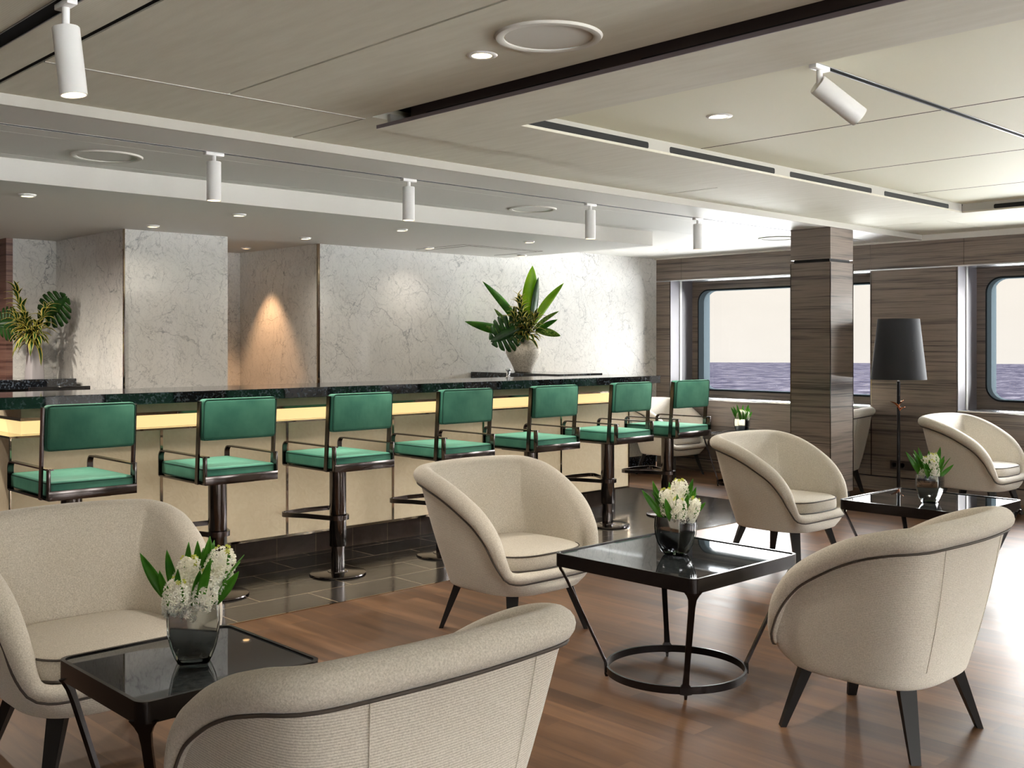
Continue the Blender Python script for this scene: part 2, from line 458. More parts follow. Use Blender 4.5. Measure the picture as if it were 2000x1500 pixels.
# floors
struct('floor', bx(XL, XW + .5, YN, YM + 2.2, -.1, 0), 'parquet', smooth=False)
struct('floor', bx(XL, 8.01, 4.80, YM + 2.0, -.02, .002), 'slate_tile', smooth=False).name = 'floor_tiles'
struct('trim_1', bx(XL, 8.018, 4.792, 4.80, -.02, .0035), 'bronze_mirror', smooth=False)
# ---- marble blocks behind the bar
def wall_blocks():
    bm = bmesh.new()
    box(bm, 5.02, XW + .1, YM, 9.3, .142, 2.36)
    box(bm, 3.34, 4.18, YM, 9.3, .142, 2.36)
    box(bm, 3.0, 5.1, 8.9, 9.4, .142, 2.36)
    struct('wall_back', bm, 'marble', smooth=False)
wall_blocks()
struct('trim_2', bx(5.01, 5.03, YM - .012, YM + .005, .142, 2.25), 'bronze_mirror', smooth=False)
struct('trim_3', bx(3.335, 3.345, YM - .01, YM + .005, .142, 2.25), 'bronze_mirror', smooth=False)
bm = bmesh.new(); box(bm, 5.025, XW, YM + .006, 9.2, 0, .142); box(bm, 3.345, 4.175, YM + .006, 9.2, 0, .142); box(bm, 3.0, 5.1, 8.91, 9.4, 0, .142)
struct('baseboard_back', bm, 'granite', smooth=False)
# wood corner at far left
struct('wall_left', bx(2.0, 3.0, 9.2, 13.0, 0, 2.36), 'door_wood', smooth=False)
bm = bmesh.new(); box(bm, 2.95, 3.0, 8.9, 9.2, 0, 2.36)
struct('trim_4', bm, 'door_wood', smooth=False)
bm = bmesh.new(); box(bm, XL, 2.95, 9.3, 9.4, 0, 2.4)
struct('wall_left_back', bm, 'door_wood', smooth=False)
d = struct('door_1', bx(1.9, 2.9, 9.26, 9.30, 0, 2.08, bevel=.003), 'door_wood', smooth=False)
bm = bmesh.new(); box(bm, 2.82, 2.86, 9.235, 9.262, 1.0, 1.16, bevel=.004); obj('door_handle', bm, 'black_plastic', d)
# far sides of the room (behind the camera)
struct('wall_west', bx(XL - .1, XL, YN, 9.4, 0, 2.42), 'ceiling_white', smooth=False)
def south_wall():
    bm = bmesh.new(); gaps = [(-3.6, -1.6), (-.4, 1.6), (2.8, 4.8), (6.0, 8.0)]; p = XL
    for a, b in gaps:
        box(bm, p, a, YN - .12, YN, 0, 2.5); p = b
        box(bm, a, b, YN - .12, YN, 0, .1); box(bm, a, b, YN - .12, YN, 2.32, 2.5)
    box(bm, p, XW + .6, YN - .12, YN, 0, 2.5)
    struct('wall_south', bm, 'zebrano', smooth=False)
    for i, (a, b) in enumerate(gaps):  # unseen windows, added to bring fill light from behind the camera
        w_ = empty('window_%d' % (i + 6), ((a + b) / 2, YN - .06, 0)); tag(w_, kind='structure'); h = (b - a) / 2
        bm = bmesh.new()
        for x in (-h, 0, h): box(bm, x - .03, x + .03, -.03, .03, .1, 2.32)
        for z in (.1, 1.0, 2.26): box(bm, -h, h, -.028, .028, z, z + .06)
        obj('frame', bm, 'white_paint', w_, smooth=False)
        bm = bmesh.new(); bm.faces.new([bm.verts.new((x, 0, z)) for x, z in ((-h, .1), (h, .1), (h, 2.32), (-h, 2.32))]); obj('pane', bm, 'glass_pane', w_, smooth=False)
south_wall()
# ---- window wall
recs = [(4.999, 7.405), (1.75, 4.158), (-1.5, .91), (-4.75, -2.34), (-6.9, -5.6)]   # recess Y ranges
REC_Z = (.795, 2.096)
def window_wall():
    fas = bmesh.new(); box(fas, XW, XW + .4, YN, YM + .1, REC_Z[1] + .012, 2.42)
    struct('wall_right', fas, 'zebrano', smooth=False)
    piers = bmesh.new(); prev = YM + .02
    for a, b in recs:
        box(piers, XW, XW + .4, b, prev, .142, REC_Z[1]); prev = a
    box(piers, XW, XW + .4, YN, prev, .142, REC_Z[1])
    for a, b in recs: box(piers, XW, XW + .4, a, b, .142, REC_Z[0])
    struct('wall_right_piers', piers, 'zebrano', smooth=False)
    struct('trim_5', bx(XW + .001, XW + .39, YN, YM, REC_Z[1], REC_Z[1] + .012), 'aluminium', smooth=False)
    struct('baseboard_right', bx(XW + .006, XW + .3, YN, YM, 0, .130), 'zebrano', smooth=False)
    struct('trim_6', bx(XW + .03, XW + .3, YN, YM, .130, .142), 'dark_gap', smooth=False)
    # vertical panel seams
    bm = bmesh.new()
    for y in (7.41, 4.99, 4.165, 1.745):
        box(bm, XW - .0015, XW + .01, y - .004, y + .004, .142, REC_Z[1])
    for y in (7.25, 5.0, 4.10):
        box(bm, XW - .0008, XW + .01, y - .0015, y + .0015, REC_Z[1] + .012, 2.35)
    struct('trim_7', bm, 'black_chrome', smooth=False)
    for i, (a, b) in enumerate(recs):
        xi = 9.96; t = .155
        wroot = empty('window_%d' % (i + 1), (xi, (a + b) / 2, 0)); tag(wroot, kind='structure')
        hy = (b - a) / 2; z0, z1 = .882, 1.999
        hw = hy - .103
        # inner board with a rounded hole
        bm = bmesh.new()
        hole = rrect(2 * hw, z1 - z0, .13, 8, 0, (z0 + z1) / 2)
        def ring(pts, x): return [bm.verts.new((x, p[0], p[1])) for p in pts]
        n = len(hole)
        def proj(p):
            cy, cz = 0, (z0 + z1) / 2; dy, dz = p[0] - cy, p[1] - cz
            k = min(hy / abs(dy) if abs(dy) > 1e-6 else 1e9, ((REC_Z[1] - cz) if dz > 0 else (cz - REC_Z[0])) / abs(dz) if abs(dz) > 1e-6 else 1e9)
            return (cy + dy * k, cz + dz * k)
        # angular refinement incl. corners
        outp = [proj(p) for p in hole]
        h1 = ring(hole, 0); o1 = ring(outp, 0)
        for j in range(n): bm.faces.new((o1[j], o1[(j + 1) % n], h1[(j + 1) % n], h1[j]))
        # corner triangles
        for cyy in (-hy, hy):
            for czz in (REC_Z[0], REC_Z[1]):
                best = None
                for j in range(n):
                    p, q = outp[j], outp[(j + 1) % n]
                    onp = abs(abs(p[0]) - hy) < 1e-5; onq = abs(abs(q[0]) - hy) < 1e-5
                    if onp != onq and (p[0] + q[0]) * cyy > 0 and ((p[1] + q[1]) / 2 - (z0 + z1) / 2) * (czz - (z0 + z1) / 2) > 0:
                        best = j
                if best is not None:
                    c = bm.verts.new((0, cyy, czz)); bm.faces.new((o1[best], c, o1[(best + 1) % n]))
        obj('frame', bm, 'zebrano', wroot, smooth=False)
        bm = bmesh.new()
        h1 = ring(hole, -.012); h1b = ring(rrect(2 * hw + .03, z1 - z0 + .03, .145, 8, 0, (z0 + z1) / 2), -.012)
        h2b = ring(rrect(2 * hw + .03, z1 - z0 + .03, .145, 8, 0, (z0 + z1) / 2), 0.0)
        h2 = ring(hole, t)
        for j in range(n):
            bm.faces.new((h1[j], h1[(j + 1) % n], h2[(j + 1) % n], h2[j])); bm.faces.new((h1[j], h1[(j + 1) % n], h1b[(j + 1) % n], h1b[j])); bm.faces.new((h1b[j], h1b[(j + 1) % n], h2b[(j + 1) % n], h2b[j]))
        obj('hull_surround', bm, 'hull_frame', wroot, ang=50)
        bm = bmesh.new(); v = ring(hole, t * .55); bm.faces.new(v); obj('pane', bm, 'glass_pane', wroot, smooth=False)
        # outer hull plate around the hole so no light leaks
        bm = bmesh.new()
        box(bm, .0, .2, -hy - .8, -hw - .001, -.2, 2.6); box(bm, .0, .2, hw + .001, hy + .8, -.2, 2.6)
        for v in bm.verts:
            v.co.x += .002
        struct_h = obj('hull_plate', bm, 'hull_frame', wroot, smooth=False)
        # reveals: sides, sill, head
        bm = bmesh.new()
        for s in (-1, 1):
            ya, yb = sorted((s * hy, s * (hy - .004)))
            box(bm, XW - xi + .002, 0, ya, yb, REC_Z[0], REC_Z[1])
        obj('reveal', bm, 'reveal_lavender', wroot, smooth=False)
        bm = bmesh.new()
        for s in (-1, 1): 
            ya, yb = sorted((s * (hy - .004), s * (hy - .012)))
            box(bm, -.24, -.205, ya, yb, REC_Z[0], REC_Z[1], bevel=.002)
        obj('blind_rail', bm, 'white_lacquer', wroot, smooth=False)
        bm = bmesh.new(); box(bm, XW - xi - .004, 0, -hy, hy, REC_Z[0] - .018, REC_Z[0] + .002, bevel=.003)
        obj('sill', bm, 'aluminium', wroot)
        wroot.location.y = (a + b) / 2
    # outer plates above/below windows (light seal)
    bm = bmesh.new(); box(bm, XW + .412, XW + .6, YN, YM + .2, 2.005, 2.5); box(bm, XW + .412, XW + .6, YN, YM + .2, -.2, .876)
    struct('wall_right_hull', bm, 'hull_frame', smooth=False)
window_wall()
# cladding column
def column():
    x0, x1, y0, y1 = 7.93, 8.30, 4.50, 4.87
    bm = bmesh.new(); box(bm, x0, x1, y0, y1, .16, 2.075); box(bm, x0, x1, y0, y1, 2.10, ZB + .03)
    struct('wall_column', bm, 'zebrano', smooth=False)
    bm = bmesh.new(); box(bm, x0 + .02, x1 - .02, y0 + .02, y1 - .02, 0, 2.2)
    struct('trim_8', bm, 'dark_gap', smooth=False)
    bm = bmesh.new()
    for x in (x0, x1):
        for y in (y0, y1): box(bm, x - .003, x + .003, y - .003, y + .003, .16, 2.07)
    struct('trim_9', bm, 'gunmetal', smooth=False)
column()
# ---- ceilings
def ceilings():
    g = .006
    # backing plates
    struct('ceiling', bx(XL, XW + .5, YN, 9.4, 2.47, 2.55), 'dark_gap', smooth=False)
    bm = bmesh.new()
    box(bm, XL, XW + .3, 4.48, 4.895 - .018, ZB, ZB + .06)
    box(bm, XL, XW + .3, 4.895 + .018, 5.06, ZB, ZB + .06)
    box(bm, XL, XW + .3, 5.064, 5.66, ZB, ZB + .06)
    box(bm, XL, XW + .3, 5.664, 9.4, ZB, ZB + .06)
    struct('ceiling_back', bm, 'ceiling_white', smooth=False)
    struct('trim_10', bx(XL, XW, 4.47, 4.485, ZB - .006, ZM + .01, bevel=.002), 'ceiling_trim', smooth=False)
    # soffit over the bar
    struct('ceiling_soffit', bx(XL, 7.20, 5.77, 9.4, 2.241, ZB + .02), 'ceiling_white', smooth=False)
    # main panels
    bm = bmesh.new()
    P = [(XL, 1.40 - .012, YN, 4.47), (1.40 + .012, 2.13 - g, YN, 3.87 - g), (2.13 + g, 2.80, YN, 3.87 - g),
         (1.40 + .012, 2.80 - g, 3.87 + g, 4.47), (2.80 + g, 5.67 - g, 3.87 - .05, 4.47), (5.67 + g, 8.54 - g, 3.87 - .05, 4.47), (8.54 + g, XW + .3, 3.87 - .05, 4.47),
         (8.10, XW + .3, 2.0 + g, 3.87 - .05 - g), (8.10, XW + .3, -1.0, 2.0 - g), (2.80, XW + .3, YN, -1.3)]
    for a, b, c, d_ in P: 
        if a == XL: 
            box(bm, a, 1.21 - .032, c, d_, ZM, ZM + .05); box(bm, 1.21 + .032, b, c, d_, ZM, ZM + .05)
        else: box(bm, a, b, c, d_, ZM, ZM + .05)
    struct('ceiling_panels', bm, 'ceiling_fabric', smooth=False)
    struct('trim_11', bx(1.412, 2.80, 3.87 - g, 3.87 + g, ZM - .003, ZM + .02), 'ceiling_trim', smooth=False)
    bm = bmesh.new()
    box(bm, 2.13 - g, 2.13 + g, YN, 3.864, ZM + .012, ZM + .05); box(bm, 5.67 - g, 5.67 + g, 3.87, 4.47, ZM + .012, ZM + .05); box(bm, 2.80 - g, 2.80 + g, 3.87, 4.47, ZM + .012, ZM + .05)
    struct('trim_12', bm, 'brown_gap', smooth=False)
    struct('trim_19', bx(1.3885, 1.4115, YN, 4.465, ZM + .006, ZM + .05), 'track_black', smooth=False)
    # dropped frame (band) with recess
    xo0, xi0, xi1, xo1 = 2.828, 3.238, 7.72, 8.14
    yo1, yi1, yi0, yo0 = 3.816, 3.325, -.85, -1.30
    bm = bmesh.new(); zl, zh = 2.35, 2.362
    box(bm, xo0, xi0, yo0, yo1, zl, zh); box(bm, xi0, xi1, yi1, yo1, zl, zh); box(bm, xi1, xo1, yo0, yo1, zl, zh); box(bm, xi0, xi1, yo0, yi0, zl, zh)
    struct('ceiling_band', bm, 'ceiling_fabric', smooth=False)
    bm = bmesh.new(); box(bm, xo0 + .0, xo0 + .004, yo0, yo1, zl + .0005, zh + .004); 
    for v in bm.verts: v.co.x -= .004
    struct('trim_13', bm, 'purple_grey', smooth=False)
    bm = bmesh.new(); box(bm, xo0 + .035, xo0 + .045, yo0, 3.62, zh, ZM + .05)
    struct('trim_14', bm, 'bronze_dark', smooth=False)
    # recess walls (inner faces), dark plates painting the shade of slot openings
    bm = bmesh.new(); zi = 2.416
    box(bm, xi0 - .02, xi0 - .003, yi0, yi1, zh, zi + .03); box(bm, xi0, xi1, yi1 + .003, yi1 + .02, zh, zi + .03); box(bm, xi1 + .003, xi1 + .02, yi0, yi1, zh, zi + .03)
    box(bm, xo0 + .05, xo1, yo1 - .03, yo1 - .01, zh, ZM + .02); box(bm, xo1 - .02, xo1 - .01, yo0, yo1, zh, ZM + .02)
    struct('ceiling_recess_walls', bm, 'ceiling_trim', smooth=False)
    sl = bmesh.new()
    def slot_plate_y(xa, xb, y, za, zb, dy):
        pts = rrect(xb - xa, zb - za, .010, 4, (xa + xb) / 2, (za + zb) / 2)
        a = [sl.verts.new((p[0], y, p[1])) for p in pts]; b = [sl.verts.new((p[0], y + dy, p[1])) for p in pts]; n = len(pts)
        sl.faces.new(a); sl.faces.new(b[::-1])
        for i in range(n): sl.faces.new((a[i], b[i], b[(i + 1) % n], a[(i + 1) % n]))
    def slot_plate_x(ya, yb, x, za, zb, dx):
        pts = rrect(yb - ya, zb - za, .010, 4, (ya + yb) / 2, (za + zb) / 2)
        a = [sl.verts.new((x, p[0], p[1])) for p in pts]; b = [sl.verts.new((x + dx, p[0], p[1])) for p in pts]; n = len(pts)
        sl.faces.new(a); sl.faces.new(b[::-1])
        for i in range(n): sl.faces.new((a[i], b[i], b[(i + 1) % n], a[(i + 1) % n]))
    for xa, xb in ((3.26, 4.12), (4.29, 5.25), (5.41, 6.375), (6.545, 7.50)): slot_plate_y(xa, xb, yi1 + .0015, zl + .012, zl + .044, .004)
    for ya, yb in ((2.1, 3.1), (.95, 1.93), (-.2, .78)): slot_plate_x(ya, yb, xi1 + .0015, zl + .012, zl + .044, .004)
    for ya, yb in ((2.53, 3.52), (1.36, 2.35), (.2, 1.18), (-.98, .02)): slot_plate_x(ya, yb, xo0 + .0335, zl + .012, zl + .034, .004)
    struct('trim_15', sl, 'dark_gap', smooth=False)
    # recess inner panels
    bm = bmesh.new(); xs = [xi0 - .02, 4.55, 5.78, 6.95, xi1 + .02]
    for a, b in zip(xs, xs[1:]):
        a2 = a + (.005 if a > xs[0] else 0); b2 = b - (.005 if b < xs[-1] else 0)
        box(bm, a2, b2, yi0, 2.03 - .018, zi, zi + .03); box(bm, a2, b2, 2.03 + .018, yi1 + .01, zi, zi + .03)
    struct('ceiling_recess', bm, 'recess_fabric', smooth=False)
    bm = bmesh.new()
    for x in xs[1:-1]: box(bm, x - .0055, x + .0055, yi0, yi1, zi - .0005, zi + .03)
    struct('trim_16', bm, 'brown_gap', smooth=False)
    # cornice at the window wall
    struct('trim_17', bx(XW - .04, XW + .01, YN, YM, ZB - .012, ZM + .02), 'ceiling_white', smooth=False)
    # access hatch lines in soffit
    bm = bmesh.new()
    for a in ((5.95, 6.9, 6.80, 6.805), (5.95, 5.955, 6.80, 7.45), (6.9, 6.905, 6.8, 7.45), (6.06, 6.9, 6.87, 6.875), (6.06, 6.065, 6.87, 7.45)):
        box(bm, a[0], a[1], a[2], a[3], 2.2395, 2.2415)
    struct('trim_18', bm, 'brown_gap', smooth=False)
ceilings()
# ---- sea far below the windows
bm = bmesh.new(); n = 60; ra, rb = 170.0, 800.0
for i in range(n):
    a0, a1 = R(-35 + 110 * i / n), R(-35 + 110 * (i + 1) / n)
    z = H - 13.9
    bm.faces.new([bm.verts.new((r * math.cos(a), r * math.sin(a), z)) for r, a in ((ra, a0), (rb, a0), (rb, a1), (ra, a1))])
bmesh.ops.remove_doubles(bm, verts=bm.verts, dist=.01)
struct('sea', bm, 'sea', smooth=False)

# ================================================================== CEILING FITTINGS
def speaker(x, y, z, r, label):
    t = empty('ceiling_speaker', (x, y, z)); tag(t, label, 'speaker', 'round ceiling speakers')
    bm = lathe(bmesh.new(), [(r * .82, .004), (r * .82, -.006), (r * .86, -.010), (r * .97, -.008), (r, 0.0), (r, .004)], 48)
    obj('rim', bm, 'speaker_cloth', t)
    bm = lathe(bmesh.new(), [(.001, -.004), (r * .5, -.0045), (r * .80, -.003), (r * .80, .004)], 48)
    obj('grille', bm, 'speaker_cloth', t)
    return t
speaker(2.481, 2.419, ZM, .177, 'large round speaker in the ceiling beside the nearest downlight')
speaker(2.27, 5.37, ZB, .178, 'round ceiling speaker at the far left, between lighting track and bar soffit')
speaker(5.35, 5.377, ZB, .175, 'round ceiling speaker between the second and third hanging track spotlights')
speaker(8.44, 5.32, ZB, .175, 'round ceiling speaker half hidden behind the wood-clad column')
def spot_light(x, y, z, power, ang, parent=None, tilt=(0, 0, 0), blend=1.0, col=(1, .90, .77), rad=.03):
    ld = bpy.data.lights.new('spot', 'SPOT'); ld.energy = power; ld.spot_size = R(ang); ld.spot_blend = blend; ld.color = col; ld.shadow_soft_size = rad
    o = bpy.data.objects.new('spot', ld); COL.objects.link(o); o.location = (x, y, z); o.rotation_euler = tilt
    if parent: o.parent = parent
    return o
def downlight(x, y, z, r, label, group, power=14, proud=.012, m='lamp_warm', ang=95, tilt=(0, 0, 0)):
    t = empty('ceiling_downlight', (x, y, z)); tag(t, label, 'downlight', group)
    bm = lathe(bmesh.new(), [(r * .62, .0), (r * .64, -proud), (r * .78, -proud - .002), (r * .97, -proud * .5), (r, 0), (r * .98, .003)], 32)
    obj('rim', bm, 'white_paint', t)
    bm = lathe(bmesh.new(), [(.001, -proud * .6), (r * .64, -proud * .6), (r * .64, -proud * .3)], 24)
    obj('lens', bm, m, t)
    if power: spot_light(0, 0, -proud - .01, power, ang, t, tilt)
    return t
downlight(2.477, 2.737, ZM, .055, 'lit recessed downlight in the ceiling next to the large round speaker', 'recessed ceiling downlights', 55, .003)
downlight(3.958, 2.793, 2.416, .06, 'lit recessed downlight inside the recessed ceiling field', 'recessed ceiling downlights', 45, .003)
names = ['leftmost', 'second from the left', 'third from the left', 'fourth from the left']
for i, x in enumerate((2.175, 3.50, 4.83, 6.15)):
    downlight(x, 6.22, 2.241, .048, 'small lit downlight in the soffit, %s of the front row' % names[i], 'bar soffit downlights', (38, 36, 28, 14)[i], ang=140)
for i, x in enumerate((3.39, 4.657, 5.921, 7.06)):
    downlight(x, 7.235, 2.241, .048, 'small lit downlight in the soffit, %s of the row by the marble' % names[i], 'bar soffit downlights', (4, 12, 7, 3)[i], ang=150)
downlight(8.74, 6.82, ZB, .045, 'tiny ceiling downlight near the corner of marble and wood walls', 'recessed ceiling downlights', 3, .004)
downlight(8.33, 5.96, ZB, .045, 'tiny ceiling downlight behind the last hanging track spotlight', 'recessed ceiling downlights', 3, .004)
# unseen downlights added as fill for the dim left end; alcove scallop downlight follows
for k, (x, y, z, p) in enumerate([(.85, 6.22, 2.241, 30), (-.5, 6.22, 2.241, 30), (2.15, 7.235, 2.241, 80), (.9, 7.235, 2.241, 60), (1.7, 8.0, 2.241, 130),
]):
    downlight(x, y, z, .05, '%s unseen downlight added beyond the left frame edge as fill light' % ['first front-row', 'second front-row', 'first rear-row', 'second rear-row', 'alcove'][k], 'unseen downlights added for fill light', p, .004, 'lamp_warm', 172)
t = downlight(4.77, 8.35, 2.241, .045, 'small downlight in the alcove between the two marble blocks', 'bar soffit downlights', 0, .01, 'lamp_warm_dim')
sp = spot_light(0, 0, -.03, 34, 70, t, (0, 0, 0), .6, (1, .56, .28), .02)

# lighting tracks
def track(name, pts, label, z):
    t = empty(name, (pts[0], pts[2], z)); tag(t, label, 'lighting track')
    lx, ly = pts[1] - pts[0], pts[3] - pts[2]
    bm = bmesh.new()
    if lx > ly:
        box(bm, 0, lx, -.0175, -.0140, -.002, .03); box(bm, 0, lx, .0140, .0175, -.002, .03)
        obj('rail', bm, 'track_grey', t, smooth=False)
        bm = bmesh.new(); box(bm, 0, lx, -.0139, .0139, .0005, .028); obj('channel', bm, 'track_black', t, smooth=False)
    else:
        box(bm, -.031, -.027, 0, ly, -.002, .03); box(bm, .027, .031, 0, ly, -.002, .03)
        obj('rail', bm, 'track_grey', t, smooth=False)
        bm = bmesh.new(); box(bm, -.0269, .0269, 0, ly, .001, .028); obj('channel', bm, 'track_black', t, smooth=False)
    return t
track('lighting_track', (.5, 9.0, 4.895, 4.895), 'long slim lighting track above the bar stools, running to the column', ZB)
track('lighting_track', (3.26, 7.68, 2.03, 2.03), 'dark lighting track inside the recessed ceiling field', 2.416)
track('lighting_track', (1.21, 1.21, YN + .5, 4.4), 'black lighting track at the upper left ceiling edge', ZM)
def spot_fixture(x, y, z, label, axis=(0, 0, -1), L=.195, r=.0355, stem=.045, power=10, along='x', m='lamp_warm', back=.02):
    t = empty('track_spotlight', (x, y, z)); tag(t, label, 'track light', 'white cylinder track spotlights')
    bm = bmesh.new()
    if along == 'x': box(bm, -.05, .05, -.016, .016, -.018, .0, bevel=.004)
    else: box(bm, -.016, .016, -.05, .05, -.018, .0, bevel=.004)
    obj('adapter', bm, 'white_paint', t)
    bm = bmesh.new(); sweep(bm, [(0, 0, -.015), (0, 0, -stem - .012)], circ(.011, 14)); box(bm, -.012, .012, -.006, .006, -stem - .02, -stem + .004, bevel=.002)
    obj('stem', bm, 'white_paint', t)
    ax = Vector(axis).normalized()
    q = Vector((0, 0, -1)).rotation_difference(ax)
    top = Vector((0, 0, -stem)) - ax * back
    bm = lathe(bmesh.new(), [(.001, .0), (r * .94, .0), (r, -.003), (r, -L), (r * .9, -L), (r * .86, -L + .03), (.001, -L + .03)], 32)
    for v in bm.verts: v.co = q @ v.co + top
    obj('lamp_body', bm, 'white_paint', t)
    bm = lathe(bmesh.new(), [(.001, -L + .016), (r * .86, -L + .016), (r * .86, -L + .02)], 28)
    for v in bm.verts: v.co = q @ v.co + top
    obj('lens', bm, m, t)
    if power:
        o = spot_light(0, 0, 0, power, 100, t, blend=1.0); o.location = top + ax * (L + .005); o.rotation_mode = 'QUATERNION'; o.rotation_quaternion = q
    return t
for i, (x, lb) in enumerate([(2.615, 'first in the row above the stools'), (3.854, 'second in the row above the stools'), (5.432, 'third in the row above the stools'), (6.657, 'last in the row, nearest the column')]):
    spot_fixture(x, 4.895, ZB, 'white cylinder track spotlight hanging straight down, ' + lb, back=0.0, stem=.047, power=46)
spot_fixture(1.21, 3.15, ZM, 'large white cylinder track spotlight at the upper left, slightly tilted', axis=(.09, -.07, -1), L=.20, r=.0385, stem=.075, along='y', power=8, back=0.0)
spot_fixture(3.50, 2.03, 2.416, 'white cylinder track spotlight tilted sideways in the recessed ceiling field', axis=(.62, -.42, -.52), L=.20, r=.038, stem=.075, power=8, back=.01)

# ================================================================== BAR
def bar():
    t = empty('bar_counter', (4.6, 6.3, 0)); tag(t, 'long bar with cream panels, glowing yellow band and black granite top', 'bar counter')
    off = Vector((-4.6, -6.3, 0))
    def B(bm):
        for v in bm.verts: v.co += off
        return bm
    x0, x1, y0, y1 = 2.014, 7.185, 6.02, 6.50
    bm = bmesh.new(); box(bm, x0 + .11, x1 - .11, y0 + .065, y1 - .02, 0, .135)
    obj('toe_kick', B(bm), 'toe_tile', t, smooth=False)
    bm = bmesh.new(); box(bm, x0 + .015, x1 - .015, y0 + .015, y1, .15, .885)
    box(bm, x0 + .1, x1 - .1, y0 + .1, y1, .885, 1.055)
    obj('body', B(bm), 'dark_gap', t, smooth=False)
    xs = [x0 + .862 * i for i in range(7)]; xs[-1] = x1
    for a, b in zip(xs, xs[1:]):
        bm = bmesh.new(); box(bm, a + .008, b - .008, y0 + .002, y0 + .014, .155, .886, bevel=.002)
        obj('front_panel', B(bm), 'cream_panel', t, smooth=False)
    for xx in (x0, x1 - .012):
        bm = bmesh.new(); box(bm, xx + (.0 if xx > 3 else .002), xx + .012, y0 + .014, y1, .155, .886, bevel=.002)
        obj('end_panel', B(bm), 'cream_panel', t, smooth=False)
    for a in xs:
        bm = bmesh.new(); aa = a if a < x1 - .01 else a - .005
        box(bm, aa - .008 if a > x0 + .01 else aa, aa + .008, y0 - .002, y0 + .015, .142, .887)
        obj('metal_strip', B(bm), 'bronze_mirror', t, smooth=False)
    bm = bmesh.new(); box(bm, x0 - .002, x1 + .002, y0 - .003, y1, .140, .155)
    obj('bottom_rail', B(bm), 'bronze_mirror', t, smooth=False)
    bm = bmesh.new(); box(bm, x0 - .002, x1 + .002, y0 - .003, y1, .886, .897)
    obj('middle_rail', B(bm), 'bronze_mirror', t, smooth=False)
    s = .088
    bm = bmesh.new(); box(bm, x0 + s, x1 - s, y0 + s, y1, .898, .971)
    obj('light_band', B(bm), 'glow_band', t, smooth=False)
    bm = bmesh.new(); box(bm, x0 + s - .004, x1 - s + .004, y0 + s - .004, y1, .971, .988)
    obj('upper_rail', B(bm), 'bronze_mirror', t, smooth=False)
    bm = bmesh.new(); box(bm, x0 + s, x1 - s, y0 + s, y1, .988, 1.056)
    obj('upper_panel', B(bm), 'cream_panel', t, smooth=False)
    bm = bmesh.new(); box(bm, 1.2, 7.32, 5.78, 6.42, 1.057, 1.121, bevel=.003)
    obj('granite_top', B(bm), 'granite', t, smooth=False)
    # mirror inserts on slab edge are reflections; return counter along the right end
    bm = bmesh.new(); box(bm, 6.73, 7.30, 6.43, 7.595, 1.07, 1.131, bevel=.003)
    obj('return_top', B(bm), 'granite', t, smooth=False)
    bm = bmesh.new(); box(bm, 6.78, 7.18, 6.51, 7.59, 0, 1.069)
    obj('return_body', B(bm), 'cream_panel', t, smooth=False)
bar()
def side_counter():
    t = empty('back_counter', (2.2, 8.6, 0)); tag(t, 'low dark back counter with black granite top at the far left', 'counter')
    bm = bmesh.new(); box(bm, -1.2, 1.09, -.25, .27, 1.055, 1.128, bevel=.003); obj('granite_top', bm, 'granite', t, smooth=False)
    bm = bmesh.new(); box(bm, -1.15, 1.03, -.2, .27, 0, 1.053); obj('body', bm, 'dark_gap', t, smooth=False)
side_counter()
# till screen by the left counter, standing on the bar's service side
t = empty('till_screen', (2.85, 7.55, 0)); tag(t, 'dark till screen below the left back counter edge', 'screen')
bm = bmesh.new(); box(bm, -.2, .22, -.01, .012, .93, 1.10, bevel=.004); obj('display', bm, 'screen', t)
bm = bmesh.new(); sweep(bm, [(0, .03, .0), (0, .03, 1.0)], rect(.05, .04)); box(bm, -.14, .14, -.10, .14, 0, .02, bevel=.004); obj('stand', bm, 'black_plastic', t)
# tap
t = empty('bar_tap', (6.0, 6.31, 1.121)); tag(t, 'small chrome tap standing on the bar top', 'tap')
bm = lathe(bmesh.new(), [(.022, 0), (.022, .006), (.015, .010), (.014, .05), (.016, .055)], 20); obj('column', bm, 'chrome', t)
bm = bmesh.new(); bmesh.ops.create_uvsphere(bm, u_segments=20, v_segments=12, radius=.024)
for v in bm.verts: v.co.z = v.co.z * .6 + .066
box(bm, -.03, .03, -.006, .006, .064, .072, bevel=.003); obj('head', bm, 'chrome', t)

